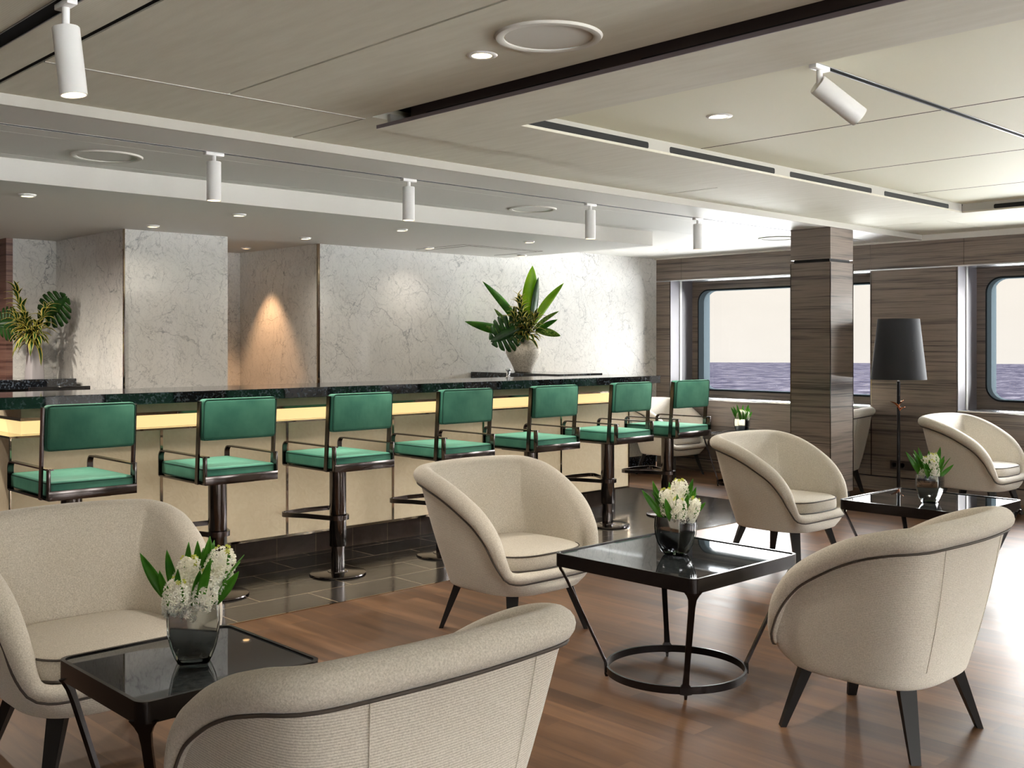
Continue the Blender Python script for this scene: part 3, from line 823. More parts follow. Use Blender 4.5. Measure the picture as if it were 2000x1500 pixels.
# ================================================================== BAR STOOL
def cushion(bm, x0, x1, y0, y1, z0, z1, r=.02, puff=.006, nx=10, ny=10):
    """a soft box: grid-subdivided rounded box with puffed faces"""
    box(bm, x0, x1, y0, y1, z0, z1)
    es = list(bm.edges)
    bmesh.ops.bevel(bm, geom=es, offset=r, segments=4, profile=.5, affect='EDGES')
    cx, cy, cz = (x0 + x1) / 2, (y0 + y1) / 2, (z0 + z1) / 2
    return bm
def make_stool():
    t = empty('bar_stool', (0, 0, 0))
    # base
    bm = lathe(bmesh.new(), [(.001, 0), (.170, 0), (.172, .004), (.170, .010), (.160, .013), (.062, .016), (.060, .020), (.001, .020)], 48)
    obj('base', bm, 'gunmetal', t)
    bm = lathe(bmesh.new(), [(.0415, .02), (.0415, .20)], 36); obj('lower_column', bm, 'black_chrome', t)
    bm = lathe(bmesh.new(), [(.040, .17), (.050, .17), (.051, .173), (.051, .634), (.04, .636)], 40); obj('column', bm, 'black_chrome', t)
    # footrest loop (towards the bar, +y)
    def lp(z):
        pts = []
        for k in range(9):
            a = R(-180 - 0 + 180 * k / 8) ; pts.append((.063 * math.cos(a), .063 * math.sin(a), z))
        pts.append((.12, .17, z)); 
        for k in range(7):
            a = R(-15 + 105 * k / 6); pts.append((.145 + .045 * math.cos(a), .30 + .045 * math.sin(a), z))
        pts.append((.0, .365, z))
        for k in range(7):
            a = R(90 + 105 * k / 6); pts.append((-.145 + .045 * math.cos(a), .30 + .045 * math.sin(a), z))
        pts.append((-.12, .17, z))
        return pts
    bm = bmesh.new(); sweep(bm, lp(.345), rect(.010, .028), up=(0, 0, 1), closed=True); obj('footrest', bm, 'gunmetal', t, ang=30)
    # under plate
    bm = bmesh.new(); box(bm, -.13, .13, -.17, .17, .636, .652, bevel=.002); obj('seat_plate', bm, 'gunmetal', t)
    # frame
    w2, ya, yb = .215, -.275, .275
    bm = bmesh.new(); box(bm, -w2, w2, ya, yb, .653, .663, bevel=.001)
    box(bm, -w2, w2, ya - .004, ya + .008, .653, .700, bevel=.001)
    for s in (-1, 1):
        box(bm, min(s * w2, s * (w2 - .010)), max(s * w2, s * (w2 - .010)), ya - .003, ya + .030, .653, .805, bevel=.001)
    obj('seat_frame', bm, 'gunmetal', t)
    for s in (-1, 1):
        xx = s * (w2 - .012)
        pts = [(xx, ya + .004, .800), (xx, yb - .04, .800)]
        for k in range(1, 7): 
            a = R(90 - 90 * k / 6); pts.append((xx, yb - .04 + .036 * math.cos(a), .764 + .036 * math.sin(a)))
        pts += [(xx, yb - .004, .70), (xx, yb - .004, .660)]
        bm = bmesh.new(); sweep(bm, pts, rect(.030, .008), up=(s * 1.0, .0001, .0002)) if False else sweep(bm, pts, [(-.015, -.004), (.015, -.004), (.015, .004), (-.015, .004)], up=(0, -.3, 1) if False else None)
        obj('arm', bm, 'gunmetal', t, ang=30)
    # uprights
    for s in (-1, 1):
        bm = bmesh.new(); xx = s * (w2 + .010)
        sweep(bm, [(xx, ya + .075, .655), (xx, ya + .045, 1.095)], rect(.010, .030), up=(0, 1, .07))
        obj('back_upright', bm, 'gunmetal', t)
    bm = bmesh.new(); cushion(bm, -w2 + .008, w2 - .008, ya + .014, yb - .012, .666, .742, .016)
    obj('seat_cushion', bm, 'velvet', t)
    def pipe(z, bmx, inset=.0):
        pts = [(x, y, z) for x, y in rrect((w2 - .010) * 2, (yb - ya) - .028, .018, 4, 0, (ya + yb) / 2)]
        sweep(bmx, pts, circ(.0035, 6), up=(0, 0, 1), closed=True)
    bm = bmesh.new(); pipe(.732, bm); pipe(.674, bm); obj('seat_piping', bm, 'velvet_pipe', t)
    bm = bmesh.new(); cushion(bm, -w2 - .002, w2 + .002, ya + .022, ya + .088, .885, 1.105, .018)
    for v in bm.verts:
        k = (v.co.z - .885) / .22; v.co.y -= .014 * k
        d_ = max(0, 1 - (v.co.x / w2) ** 2)
        v.co.y -= .0
    obj('back_cushion', bm, 'velvet', t)
    bm = bmesh.new()
    for yy in (ya + .026, ya + .084):
        pts = [(x, yy - .014 * (z - .885) / .22, z) for x, z in rrect(w2 * 2 - .004, .212, .02, 4, 0, .995)]
        sweep(bm, pts, circ(.0032, 6), up=(0, 1, 0), closed=True)
    obj('back_piping', bm, 'velvet_pipe', t)
    return t
stool0 = make_stool()
slab = ['green velvet bar stool at the left end of the bar, nearest the picture edge', 'green velvet bar stool second from the left end of the bar', 'green velvet bar stool third from the left, its whole column and base showing',
        'green velvet bar stool fourth along the bar, half behind the middle armchair', 'green velvet bar stool fifth along the bar, column hidden behind the middle armchair', 'green velvet bar stool sixth along the bar, in front of the bar end panel',
        'green velvet bar stool at the window end of the bar, last in the row']
for i, x in enumerate((2.103, 2.907, 3.707, 4.535, 5.36, 6.19, 6.93)):
    s = stool0 if i == 0 else copy_tree(stool0)
    s.location = (x, 5.40, 0.0025); s.rotation_euler = (0, 0, R([0, -.5, .6, 0, -.4, .5, 0][i]))
    tag(s, slab[i], 'bar stool', 'green velvet bar stools')

# ================================================================== ARMCHAIR
def sup(th, a, bf, bb, n, yc=0):
    """superellipse point: th=0 at +x, pi/2 at front (+y)"""
    c, s = math.cos(th), math.sin(th)
    x = math.copysign(abs(c) ** (2 / n), c) * a
    y = math.copysign(abs(s) ** (2 / n), s) * (bf if s > 0 else bb)
    return x, y + yc
NA = 112
HALF = [(0, .275, .315), (.15, .274, .315), (.235, .266, .317), (.283, .250, .338), (.308, .236, .40), (.325, .205, .487), (.341, .13, .577), (.357, .02, .650),
        (.368, -.09, .705), (.367, -.20, .742), (.326, -.296, .761), (.18, -.332, .768), (0, -.345, .770)]
def catmull(P, n):
    P = [Vector(p) for p in P]; out = []; m = len(P)
    for i in range(m):
        a, b, c, d_ = P[i - 1], P[i], P[(i + 1) % m], P[(i + 2) % m]
        for k in range(n):
            t_ = k / n
            out.append(.5 * ((2 * b) + (c - a) * t_ + (2 * a - 5 * b + 4 * c - d_) * t_ * t_ + (3 * b - a - 3 * c + d_) * t_ ** 3))
    return out
def resample(P, n):
    L = [0.0]
    for i in range(len(P)): L.append(L[-1] + (P[(i + 1) % len(P)] - P[i]).length)
    out = []; j = 0
    for k in range(n):
        d_ = L[-1] * k / n
        while L[j + 1] < d_: j += 1
        f = (d_ - L[j]) / max(1e-9, L[j + 1] - L[j]); out.append(P[j].lerp(P[(j + 1) % len(P)], f))
    return out
def make_armchair():
    t = empty('armchair', (0, 0, 0))
    loop = HALF + [(-x, y, z) for x, y, z in HALF[-2:0:-1]]
    rc = resample(catmull(loop, 12), NA)
    ths = []
    for p in rc:      # matching angle on the lower rings
        ths.append(math.atan2(p.y + .02, p.x))
    def outn(i):
        a, b = rc[i - 1], rc[(i + 1) % NA]; d_ = (b - a); n_ = Vector((d_.y, -d_.x, 0)); n_.normalize()
        if n_.dot(Vector((rc[i].x, rc[i].y, 0))) < 0: n_ = -n_
        return n_
    def hk(i): return max(0.0, min(1.0, (rc[i].z - .315) / .30))
    def rr(i): return .027 + .015 * hk(i)
    def ray(th, a, bf, bb, n):
        c, s_ = math.cos(th), math.sin(th); b = bf if s_ > 0 else bb
        k = (abs(c / a) ** n + abs(s_ / b) ** n) ** (-1 / n); return Vector((c * k, s_ * k, 0))
    def frame_at(i):
        o_ = outn(i); tg = (rc[(i + 1) % NA] - rc[i - 1]).normalized(); u = o_.cross(tg)
        if u.z < 0: u = -u
        u.normalize(); o2 = tg.cross(u).normalized()
        if o2.dot(o_) < 0: o2 = -o2
        return o2, Vector((0, 0, 1)).lerp(u, .85).normalized()
    def low_in(i): return ray(ths[i], .268, .262, .245, 3.0)
    # rim + inner back: a cross-section that climbs from the seat, rolls over and tucks under
    bm = bmesh.new(); rings = []
    for i in range(NA):
        o_ = outn(i); r_ = rr(i); h = hk(i); c = rc[i]
        o2, u = frame_at(i)
        lo = low_in(i); z0 = min(.34, c.z - .03)
        pts = []
        # roll arc: from the inner side over the top to the tucked underside
        arc = []
        for k in range(13):
            a = R(165 - 245 * k / 12); arc.append(c + o2 * (math.cos(a) * r_ * 1.18) + u * (math.sin(a) * r_))
        first = arc[0]
        tan = -(o2 * .55 + u * .85).normalized()
        P0 = Vector((lo.x, lo.y, z0)); P3_ = first
        Lh = (P3_ - P0).length
        P1 = P0 + Vector((0, 0, 1)) * Lh * .35 + (P3_ - P0) * .05; P2 = P3_ + tan * Lh * .30
        for k in range(9):
            q = k / 9; pts.append((1 - q) ** 3 * P0 + 3 * (1 - q) ** 2 * q * P1 + 3 * (1 - q) * q * q * P2 + q ** 3 * P3_)
        pts += arc
        pts.append(c + o2 * (r_ * .1) - u * (r_ * .95))
        rings.append([bm.verts.new(p) for p in pts])
    m = len(rings[0])
    for i in range(NA):
        A, B_ = rings[i], rings[(i + 1) % NA]
        for k in range(m - 1): bm.faces.new((A[k], A[k + 1], B_[k + 1], B_[k]))
    bm.faces.new([r_[0] for r_ in rings])
    obj('inner_back', bm, 'fabric_plain', t, ang=80)
    # outer shell
    bm = bmesh.new(); seq = []
    ZBOT = .240
    def low(i): return ray(ths[i], .283, .288, .262, 3.3)
    def top(i):
        o2, u = frame_at(i); return rc[i] + o2 * (rr(i) * .45) - u * (rr(i) * .70)
    for dz, k in ((-.016, .90), (-.015, .94), (-.010, .975), (-.004, .992)):
        seq.append([bm.verts.new((low(i).x * k, low(i).y * k, ZBOT + dz)) for i in range(NA)])
    for q in (0.02, .08, .2, .35, .5, .65, .8, .92, 1.0):
        ring = []
        for i in range(NA):
            l_, tp = low(i), top(i); zz = ZBOT + (tp.z - ZBOT) * q
            bul = math.sin(PI * min(1, q * 1.1)) * .008 * (1 if q < .9 else 0)
            p = Vector((l_.x + (tp.x - l_.x) * q, l_.y + (tp.y - l_.y) * q, zz)) + outn(i) * bul
            ring.append(bm.verts.new(p))
        seq.append(ring)
    for A, B_ in zip(seq, seq[1:]):
        for i in range(NA): bm.faces.new((A[i], A[(i + 1) % NA], B_[(i + 1) % NA], B_[i]))
    bm.faces.new(seq[0][::-1])
    obj('shell', bm, 'fabric', t, ang=80)
    bm = bmesh.new(); pts = []
    for i in range(NA):
        o2, u = frame_at(i); pts.append(rc[i] + o2 * (rr(i) * .72) - u * (rr(i) * .90))
    sweep(bm, pts, circ(.0042, 6), closed=True, up=(0, 0, 1))
    obj('rim_piping', bm, 'pipe_dark', t, ang=80)
    # cushion
    tz = [2 * PI * i / NA for i in range(NA)]
    bm = bmesh.new(); rings = []
    for z, k in ((.335, .96), (.342, 1.0), (.372, 1.012), (.402, 1.004), (.413, .985), (.420, .93), (.426, .75), (.430, .45), (.431, .1)):
        rings.append([bm.verts.new((x * k, y * k, z)) for x, y in (sup(th, .275, .286, .245, 3.4) for th in tz)])
    for A, B_ in zip(rings, rings[1:]):
        for i in range(NA): bm.faces.new((A[i], A[(i + 1) % NA], B_[(i + 1) % NA], B_[i]))
    bm.faces.new(rings[0][::-1]); bm.faces.new(rings[-1])
    cu = obj('seat_cushion', bm, 'fabric_plain', t, ang=80)
    for z, k in ((.411, .997), (.345, 1.004)):
        bm = bmesh.new()
        sweep(bm, [(x * k, y * k, z) for x, y in (sup(th, .275, .286, .245, 3.4) for th in tz)], circ(.0038, 6), closed=True, up=(0, 0, 1))
        obj('cushion_piping', bm, 'pipe_dark', cu, ang=80)
    # seams down the outer shell
    for want in (R(-125), R(-55)):
        i = min(range(NA), key=lambda j: abs(ths[j] - want))
        bm = bmesh.new(); pts = []
        for k in range(1, 11):
            q = k / 10; l_, tp = low(i), top(i)
            pts.append(Vector((l_.x + (tp.x - l_.x) * q, l_.y + (tp.y - l_.y) * q, ZBOT + (tp.z - ZBOT) * q)) + outn(i) * (math.sin(PI * q) * .010 + .0006))
        sweep(bm, pts, circ(.0014, 5))
        obj('back_seam', bm, 'fabric_plain', t)
    # legs
    for sx in (-1, 1):
        for sy in (-1, 1):
            bm = bmesh.new()
            sweep(bm, [(sx * .185, sy * .185, .245), (sx * .252, sy * .252, 0)], rect(.060, .040), up=(sx, sy, 0), scale=[1.0, .56])
            for v in bm.verts:
                if v.co.z < .03: v.co.z = 0.0
            obj('leg', bm, 'leg_black', t, smooth=False)
    return t
chair0 = make_armchair()
CH = [  # x, y, rot(0 = faces +Y), label
    (3.665, 1.878, 0, 'cream armchair seen from behind at the right front, all four black legs showing'),
    (3.63, 3.78, 180, 'cream armchair facing forward in the middle, between bar stools and centre table'),
    (1.484, 3.619, 180, 'cream armchair at the left, facing the small front table, half outside the picture'),
    (1.42, 1.98, 0, 'cream armchair seen from behind at the bottom centre, cut by the lower picture edge'),
    (6.05, 3.76, 180, 'cream armchair in front of the wood column, between centre and right tables'),
    (8.79, 3.66, 180, 'cream armchair beside the floor lamp at the far right under the second window'),
    (9.10, 7.06, 180, 'cream armchair in the far corner behind the last bar stool'),
    (9.02, 5.15, 12, 'cream armchair mostly hidden behind the wood column, below the first window'),
]
for i, (x, y, r_, lb) in enumerate(CH):
    c = chair0 if i == 0 else copy_tree(chair0)
    c.location = (x, y, 0.0); c.rotation_euler = (0, 0, R(r_)); tag(c, lb, 'armchair', 'cream tub armchairs')

# ================================================================== TABLES
def make_table(size, label, x, y, zt=.52):
    t = empty('side_table' if size < .6 else 'lounge_table', (x, y, 0)); tag(t, label, 'table', 'black metal lounge tables')
    h = size / 2
    pts = rrect(size, size, .035, 6); inner = rrect(size - .022, size - .022, .028, 6)
    bm = bmesh.new(); n = len(pts)
    def ring(P, z): return [bm.verts.new((a, b, z)) for a, b in P]
    r0, r1, r2, r3 = ring(pts, zt - .055), ring(pts, zt), ring(inner, zt), ring(inner, zt - .055)
    for A, B_ in ((r0, r1), (r1, r2), (r2, r3), (r3, r0)):
        for i in range(n): bm.faces.new((A[i], A[(i + 1) % n], B_[(i + 1) % n], B_[i]))
    obj('frame', bm, 'table_frame', t, ang=30)
    bm = bmesh.new(); ngon_prism(bm, inner, zt - .018, zt - .004); obj('tabletop', bm, 'table_stone', t, smooth=False)
    rr_ = .29 if size > .6 else .21
    bm = bmesh.new(); sweep(bm, [(rr_ * math.cos(2 * PI * k / 64), rr_ * math.sin(2 * PI * k / 64), .036) for k in range(64)], rect(.010, .030), up=(0, 0, 1), closed=True)
    obj('ring', bm, 'table_frame', t, ang=30)
    for k in range(4):
        a = R(45 + 90 * k); dx, dy = math.cos(a), math.sin(a)
        ct = (h * math.sqrt(2) - .028)
        prof = []
        # plate, wide tangentially: list of (radius, z, halfwidth)
        st = [(rr_ + .004, .012, .006), (rr_ + .004, .018, .006), (rr_ + .004, .021, .024), (rr_ + .004, .046, .024), (rr_ + (ct - rr_) * .03, .062, .013), (rr_ + (ct - rr_) * .165, .12, .011), (rr_ + (ct - rr_) * .83, zt - .12, .013), (rr_ + (ct - rr_) * .92, zt - .085, .016), (ct - .004, zt - .066, .024), (ct, zt - .05, .036)]
        st = [(rr_, .0, .005)] + st
        bm = bmesh.new(); fr_, bk = [], []
        T = Vector((-dy, dx, 0)); D_ = Vector((dx, dy, 0)); th = .012
        vs = []
        for r_, z, hw in st:
            c = D_ * r_ + Vector((0, 0, z))
            vs.append([bm.verts.new(c + T * sgn * hw + D_ * dd) for sgn, dd in ((-1, -th / 2), (1, -th / 2), (1, th / 2), (-1, th / 2))])
        for A, B_ in zip(vs, vs[1:]):
            for i in range(4): bm.faces.new((A[i], A[(i + 1) % 4], B_[(i + 1) % 4], B_[i]))
        bm.faces.new(vs[0][::-1]); bm.faces.new(vs[-1])
        obj('leg', bm, 'table_frame', t, smooth=False)
    return t
make_table(.53, 'small black stone-topped table at the lower left between two armchairs', 1.404, 2.768)
make_table(.73, 'black stone-topped metal table with a round ring base in the centre', 3.592, 2.755)
make_table(.73, 'black stone-topped metal table on the right, in front of the floor lamp', 5.857, 2.704)
make_table(.53, 'far small black table beside the window and last bar stool', 8.84, 6.00)

# ================================================================== GLASS VASES AND HYACINTHS
def sqring(bm, hw, r, z, n=5): return [bm.verts.new((a, b, z)) for a, b in rrect(hw * 2, hw * 2, r, n)]
def make_glass_vase():
    t = empty('glass_vase', (0, 0, 0))
    prof = [(.030, 0.0), (.034, .004), (.040, .018), (.049, .045), (.056, .08), (.0575, .115), (.056, .15)]
    bm = bmesh.new(); rs = [sqring(bm, hw, .004, z) for hw, z in prof]
    rs += [sqring(bm, .0535, .003, .15)]
    n = len(rs[0])
    for A, B_ in zip(rs, rs[1:]):
        for i in range(n): bm.faces.new((A[i], A[(i + 1) % n], B_[(i + 1) % n], B_[i]))
    bm.faces.new(rs[0][::-1]); obj('outer_glass', bm, 'clear_glass', t, ang=50)
    bm = bmesh.new(); rs = [sqring(bm, hw - .0045, .003, z) for hw, z in [(.036, .014), (.049, .045), (.056, .08), (.0575, .115), (.056, .148)]]
    for A, B_ in zip(rs, rs[1:]):
        for i in range(n): bm.faces.new((A[i], A[(i + 1) % n], B_[(i + 1) % n], B_[i]))
    bm.faces.new(rs[0][::-1]); obj('silvered_liner', bm, 'mirror_liner', t, ang=50)
    bm = bmesh.new(); a = sqring(bm, .050, .007, .128); bm.faces.new(a); obj('moss_filling', bm, 'soil', t, smooth=False)
    return t
def leaf_blade(bm, base, tip, width, bend=.2, twist=0, n=8, up=Vector((0, 0, 1)), cup=.25, taper=1.0, side=None, mi=0, edge=0.0, mi_edge=1):
    base, tip = Vector(base), Vector(tip); d_ = tip - base; L = d_.length
    dn = d_.normalized()
    s = side.normalized() if side is not None else dn.cross(up)
    if s.length < .05: s = Vector((1, 0, 0))
    s.normalize(); nrm = s.cross(dn).normalized()
    s = (Matrix.Rotation(twist, 3, dn) @ s); nrm = (Matrix.Rotation(twist, 3, dn) @ nrm)
    rows = []
    cols = (-1, -.55, 0, .55, 1) if edge == 0 else (-1, -(1 - edge), 0, (1 - edge), 1)
    for i in range(n + 1):
        u = i / n
        c = base + d_ * u + nrm * (math.sin(PI * u) * bend * L * .5) + nrm * (-bend * L * .25 * u * u)
        wv = width * .5 * (math.sin(PI * min(1, (u * .92 + .08)) ** taper)) ** .75 if u < 1 else 0.0005
        rows.append([bm.verts.new(c + s * k * wv + nrm * (abs(k) ** 1.5 * wv * cup)) for k in cols])
    for A, B_ in zip(rows, rows[1:]):
        for j in range(4):
            f = bm.faces.new((A[j], A[j + 1], B_[j + 1], B_[j])); f.material_index = mi_edge if (edge and j in (0, 3)) else mi
def solidify(o, th):
    md = o.modifiers.new('thickness', 'SOLIDIFY'); md.thickness = th; md.offset = 0; return o
def hy_head_mesh(seed, L=.085, r=.026):
    rnd = random.Random(seed); bm = bmesh.new()
    # core
    lathe(bm, [(.001, 0), (r * .45, .005), (r * .5, L * .5), (r * .3, L * .92), (.001, L)], 10)
    nf = 70
    for k in range(nf):
        u = (k + .5) / nf; z = L * (.02 + .96 * u); a = k * 2.39996 + rnd.uniform(-.2, .2)
        rad = r * (.55 + .5 * math.sin(PI * min(1, .12 + u * .85)) ** .8)
        if u > .9: rad *= .7
        c = Vector((math.cos(a) * rad * .72, math.sin(a) * rad * .72, z))
        dr = Vector((math.cos(a), math.sin(a), (u - .45) * 1.3 + rnd.uniform(-.25, .25))).normalized()
        s1 = dr.cross(Vector((0, 0, 1))).normalized(); s2 = dr.cross(s1)
        top = c + dr * .008
        pet = 6; pl = .0085 * (1 if u < .85 else .7); ph = rnd.uniform(0, 1)
        ctr = bm.verts.new(top - dr * .002)
        for p in range(pet):
            b = 2 * PI * p / pet + ph
            e = s1 * math.cos(b) + s2 * math.sin(b); g_ = s1 * math.cos(b + PI / 2) + s2 * math.sin(b + PI / 2)
            m1 = bm.verts.new(top + e * pl * .6 + g_ * pl * .28 + dr * .0015); m2 = bm.verts.new(top + e * pl * .6 - g_ * pl * .28 + dr * .0015)
            tp = bm.verts.new(top + e * pl * 1.15 - dr * .003)
            f1 = bm.faces.new((ctr, m1, tp)); f2 = bm.faces.new((ctr, tp, m2))
            mi = 1 if (u > .95) else 0
            f1.material_index = mi; f2.material_index = mi
    return bm
HY = [[(-.028, -.03, .118, -14, 8, .95), (-.005, .0, .150, 3, -6, 1.0), (.034, .012, .165, 16, 6, 1.1), (.030, -.028, .128, 12, -10, .95), (.0, -.036, .108, 2, -22, .85), (-.03, .02, .14, -12, 10, 1.0)],
      [(-.02, -.01, .15, -10, 4, 1.05), (.012, .01, .172, 4, 0, 1.15), (.034, -.012, .130, 18, -6, .95), (.004, -.03, .128, 2, -14, 1.0)],
      [(-.034, -.01, .125, -26, -4, 1.0), (-.02, .022, .14, -10, 8, 1.0), (.012, .012, .155, 6, 4, 1.05), (.006, -.03, .135, 4, -12, .95)],
      [(-.03, 0, .125, -14, 0, .9), (.0, .012, .14, 0, 4, .95), (.03, -.005, .13, 12, 0, .95)]]
hy_meshes = []
for k in range(3):
    hb = hy_head_mesh(100 + k); me = bpy.data.meshes.new('flower_head'); hb.to_mesh(me); hb.free(); me.materials.append(MT['petal']); me.materials.append(MT['bud']); hy_meshes.append(me)
def make_hyacinths(kind, seed, nleaf, leaf_bias=0):
    t = empty('hyacinth_bunch', (0, 0, 0)); rnd = random.Random(seed)
    for i, (x, y, z, tx, ty, s) in enumerate(HY[kind]):
        x *= 1.2; y *= 1.2
        o = bpy.data.objects.new('flower_head', hy_meshes[i % 3]); COL.objects.link(o); o.parent = t
        o.location = (x, y, z); o.rotation_euler = (R(-ty), R(tx), rnd.uniform(0, 6)); s *= 1.12; o.scale = (s, s, s)
        bm = bmesh.new(); sweep(bm, [(x * .5, y * .5, .12), (x, y, z + .012)], circ(.004, 8)); obj('stem', bm, 'stem_green', t)
    for (tx_, tz_, ty_, w_) in ((-.115, .105, .0, .028), (-.078, .118, .02, .026), (.012, .122, .03, .026), (.050, .135, .0, .030), (.102, .062, -.01, .026), (-.048, .075, -.055, .026), (-.012, .085, -.055, .024), (.030, .078, -.05, .024), (.075, .10, .03, .024), (-.03, .125, .04, .024)):
        tx_ += rnd.uniform(-.014, .014); tz_ += rnd.uniform(-.012, .012)
        b = Vector((max(-.04, min(.04, tx_ * .42)), max(-.043, min(.04, ty_ * .75)), .125)); tp = Vector((tx_, ty_, .150 + tz_))
        bm = bmesh.new(); leaf_blade(bm, b, tp, w_, bend=.10 if tx_ < 0 else -.10, cup=.35, side=Vector((1, rnd.uniform(-.3, .3), -tx_ * 3)), n=10)
        solidify(obj('leaf', bm, 'leaf_hyacinth', t, ang=80), .0012)
    for k in range(nleaf // 3):
        a = rnd.uniform(0, 2 * PI); rb_ = rnd.uniform(.026, .042); lean = rnd.uniform(.015, .080)
        L = rnd.uniform(.09, .155)
        b = Vector((math.cos(a) * rb_, math.sin(a) * rb_, .125)); tp = Vector((math.cos(a) * (rb_ + lean) + leaf_bias * .02, math.sin(a) * (rb_ + lean), .125 + L * .95))
        bm = bmesh.new(); leaf_blade(bm, b, tp, rnd.uniform(.023, .032), bend=-.12, cup=.35, side=Vector((-math.sin(a), math.cos(a), 0)))
        solidify(obj('leaf', bm, 'leaf_hyacinth', t, ang=80), .0012)
    return t
vase0 = make_glass_vase()
VS = [(1.409, 2.752, 62, 1.22, 0, 11, 18, 'silvered glass vase on the small lower left table', 'bunch of white hyacinths in the vase on the lower left table'),
      (3.585, 2.75, 2, 1.14, 1, 22, 20, 'silvered glass vase on the centre table', 'bunch of white hyacinths in the vase on the centre table'),
      (5.78, 2.67, 12, 1.10, 2, 35, 22, 'silvered glass vase on the right table', 'bunch of white hyacinths in the vase on the right table'),
      (8.84, 5.97, 10, 1.05, 3, 41, 14, 'silvered glass vase on the far table by the window', 'bunch of white hyacinths in the vase on the far window table')]
for i, (x, y, rz, s, kind, seed, nl, lv_, lf) in enumerate(VS):
    v = vase0 if i == 0 else copy_tree(vase0)
    z = .517
    v.location = (x, y, z); v.rotation_euler = (0, 0, R(rz)); v.scale = (s, s, s * .93); tag(v, lv_, 'vase', 'square glass vases on the tables')
    h = make_hyacinths(kind, seed, nl); h.location = (x, y, z); h.rotation_euler = (0, 0, AX - PI / 2); h.scale = (s, s, s * .96); tag(h, lf, 'flowers', 'white hyacinth bunches')

# ================================================================== LARGE ARRANGEMENTS
VR = Vector((0.7222, -0.6917, 0)); VF = Vector((0.6917, 0.7222, 0)); UP = Vector((0, 0, 1))
def P3(u, v, w_=0.0): return VR * u + UP * v + VF * w_
def monstera(base, tip, width, holes=7, name='monstera_leaf', parent=None, droop=.1, face=None):
    """a heart-shaped leaf cut by slits: built of finger lobes from the midrib"""
    base, tip = Vector(base), Vector(tip); d_ = (tip - base); L = d_.length; dn = d_.normalized()
    f = (face or -VF).normalized(); s = dn.cross(f).normalized(); nrm = s.cross(dn)
    bm = bmesh.new()
    def edge(u):   # half width along the midrib (u may be <0 for the heart lobes)
        return width * .5 * max(0, math.sin(PI * min(1, max(0, (u + .22) / 1.22)))) ** .6
    def Pt(u, k):
        w_ = k * 1.0
        return base + d_ * u + s * w_ + nrm * (-droop * (w_ / width * 2) ** 2 * width * .5)
    rib = [bm.verts.new(Pt(i / 24, 0)) for i in range(25)]
    for sg in (-1, 1):
        nb = holes
        # solid core near the midrib
        core = []
        for i in range(25):
            u = i / 24; core.append(bm.verts.new(Pt(u + .0, sg * edge(u) * .26 * (1 if i < 24 else 0))))
        for i in range(24): bm.faces.new((rib[i], rib[i + 1], core[i + 1], core[i]))
        for k in range(nb):
            u0 = -.0 + (k + .06) / nb * .96; u1 = (k + .90) / nb * .96
            uo0 = u0 - .24 * (1 - u0) + .10 * u0; uo1 = u1 - .24 * (1 - u1) + .10 * u1
            pts = []
            N = 7
            for j in range(N + 1):
                q = j / N
                e0 = edge(u0) * .24; 
                a_ = Pt(u0 + (uo0 - u0) * q ** 1.2, sg * (e0 + (edge(max(-.2, uo0)) - e0) * q))
                e1 = edge(u1) * .24
                b_ = Pt(u1 + (uo1 - u1) * q ** 1.2, sg * (e1 + (edge(max(-.2, min(.99, uo1))) - e1) * q))
                mid = (a_ + b_) / 2; sh = 1.0 if q < .75 else 1 - (q - .75) / .25 * .45
                pts.append((bm.verts.new(mid + (a_ - mid) * sh), bm.verts.new(mid + (b_ - mid) * sh)))
            for A, B_ in zip(pts, pts[1:]): bm.faces.new((A[0], A[1], B_[1], B_[0]))
    o = obj(name, bm, 'leaf_dark', parent, ang=60); solidify(o, .002); return o
def sprig(bm_list, base, tip, nleaf, ll, rnd, parent, droop=.5, name='variegated_sprig'):
    base, tip = Vector(base), Vector(tip); d_ = tip - base; dn = d_.normalized()
    bm = bmesh.new()
    s1 = dn.cross(VF).normalized(); s2 = dn.cross(s1)
    for k in range(nleaf):
        u = .12 + .88 * k / nleaf; a = k * 2.4 + rnd.uniform(-.3, .3)
        out = s1 * math.cos(a) + s2 * math.sin(a); p = base + d_ * u
        L = ll * (1.15 - .35 * u) * rnd.uniform(.8, 1.15)
        el = .35 + .8 * u + rnd.uniform(-.2, .2)
        tipp = p + (out * math.cos(el) + dn * math.sin(el)) * L - UP * droop * L * (1 - u) * rnd.uniform(.6, 1.1)
        leaf_blade(bm, p, tipp, L * .25, bend=.35, cup=.3, n=6, up=out.cross(dn) if False else UP, edge=.36)
    sweep(bm, [base, base + d_ * .5 + s1 * .004, tip], circ(.004, 6))
    o = obj(name, bm, None, parent, ang=80, mats=['leaf_dark', 'leaf_edge'], recalc=False); solidify(o, .0012); return o
def leaf_part(name, base, tip, width, mat, parent, bend=.15, face=None, twist=0, cup=.25, taper=1.0):
    bm = bmesh.new(); b, t_ = Vector(base), Vector(tip)
    side = (t_ - b).cross(face or VF)
    leaf_blade(bm, b, t_, width, bend=bend, side=side, cup=cup, n=14, twist=twist, taper=taper)
    o = obj(name, bm, mat, parent, ang=80); solidify(o, .0018); return o
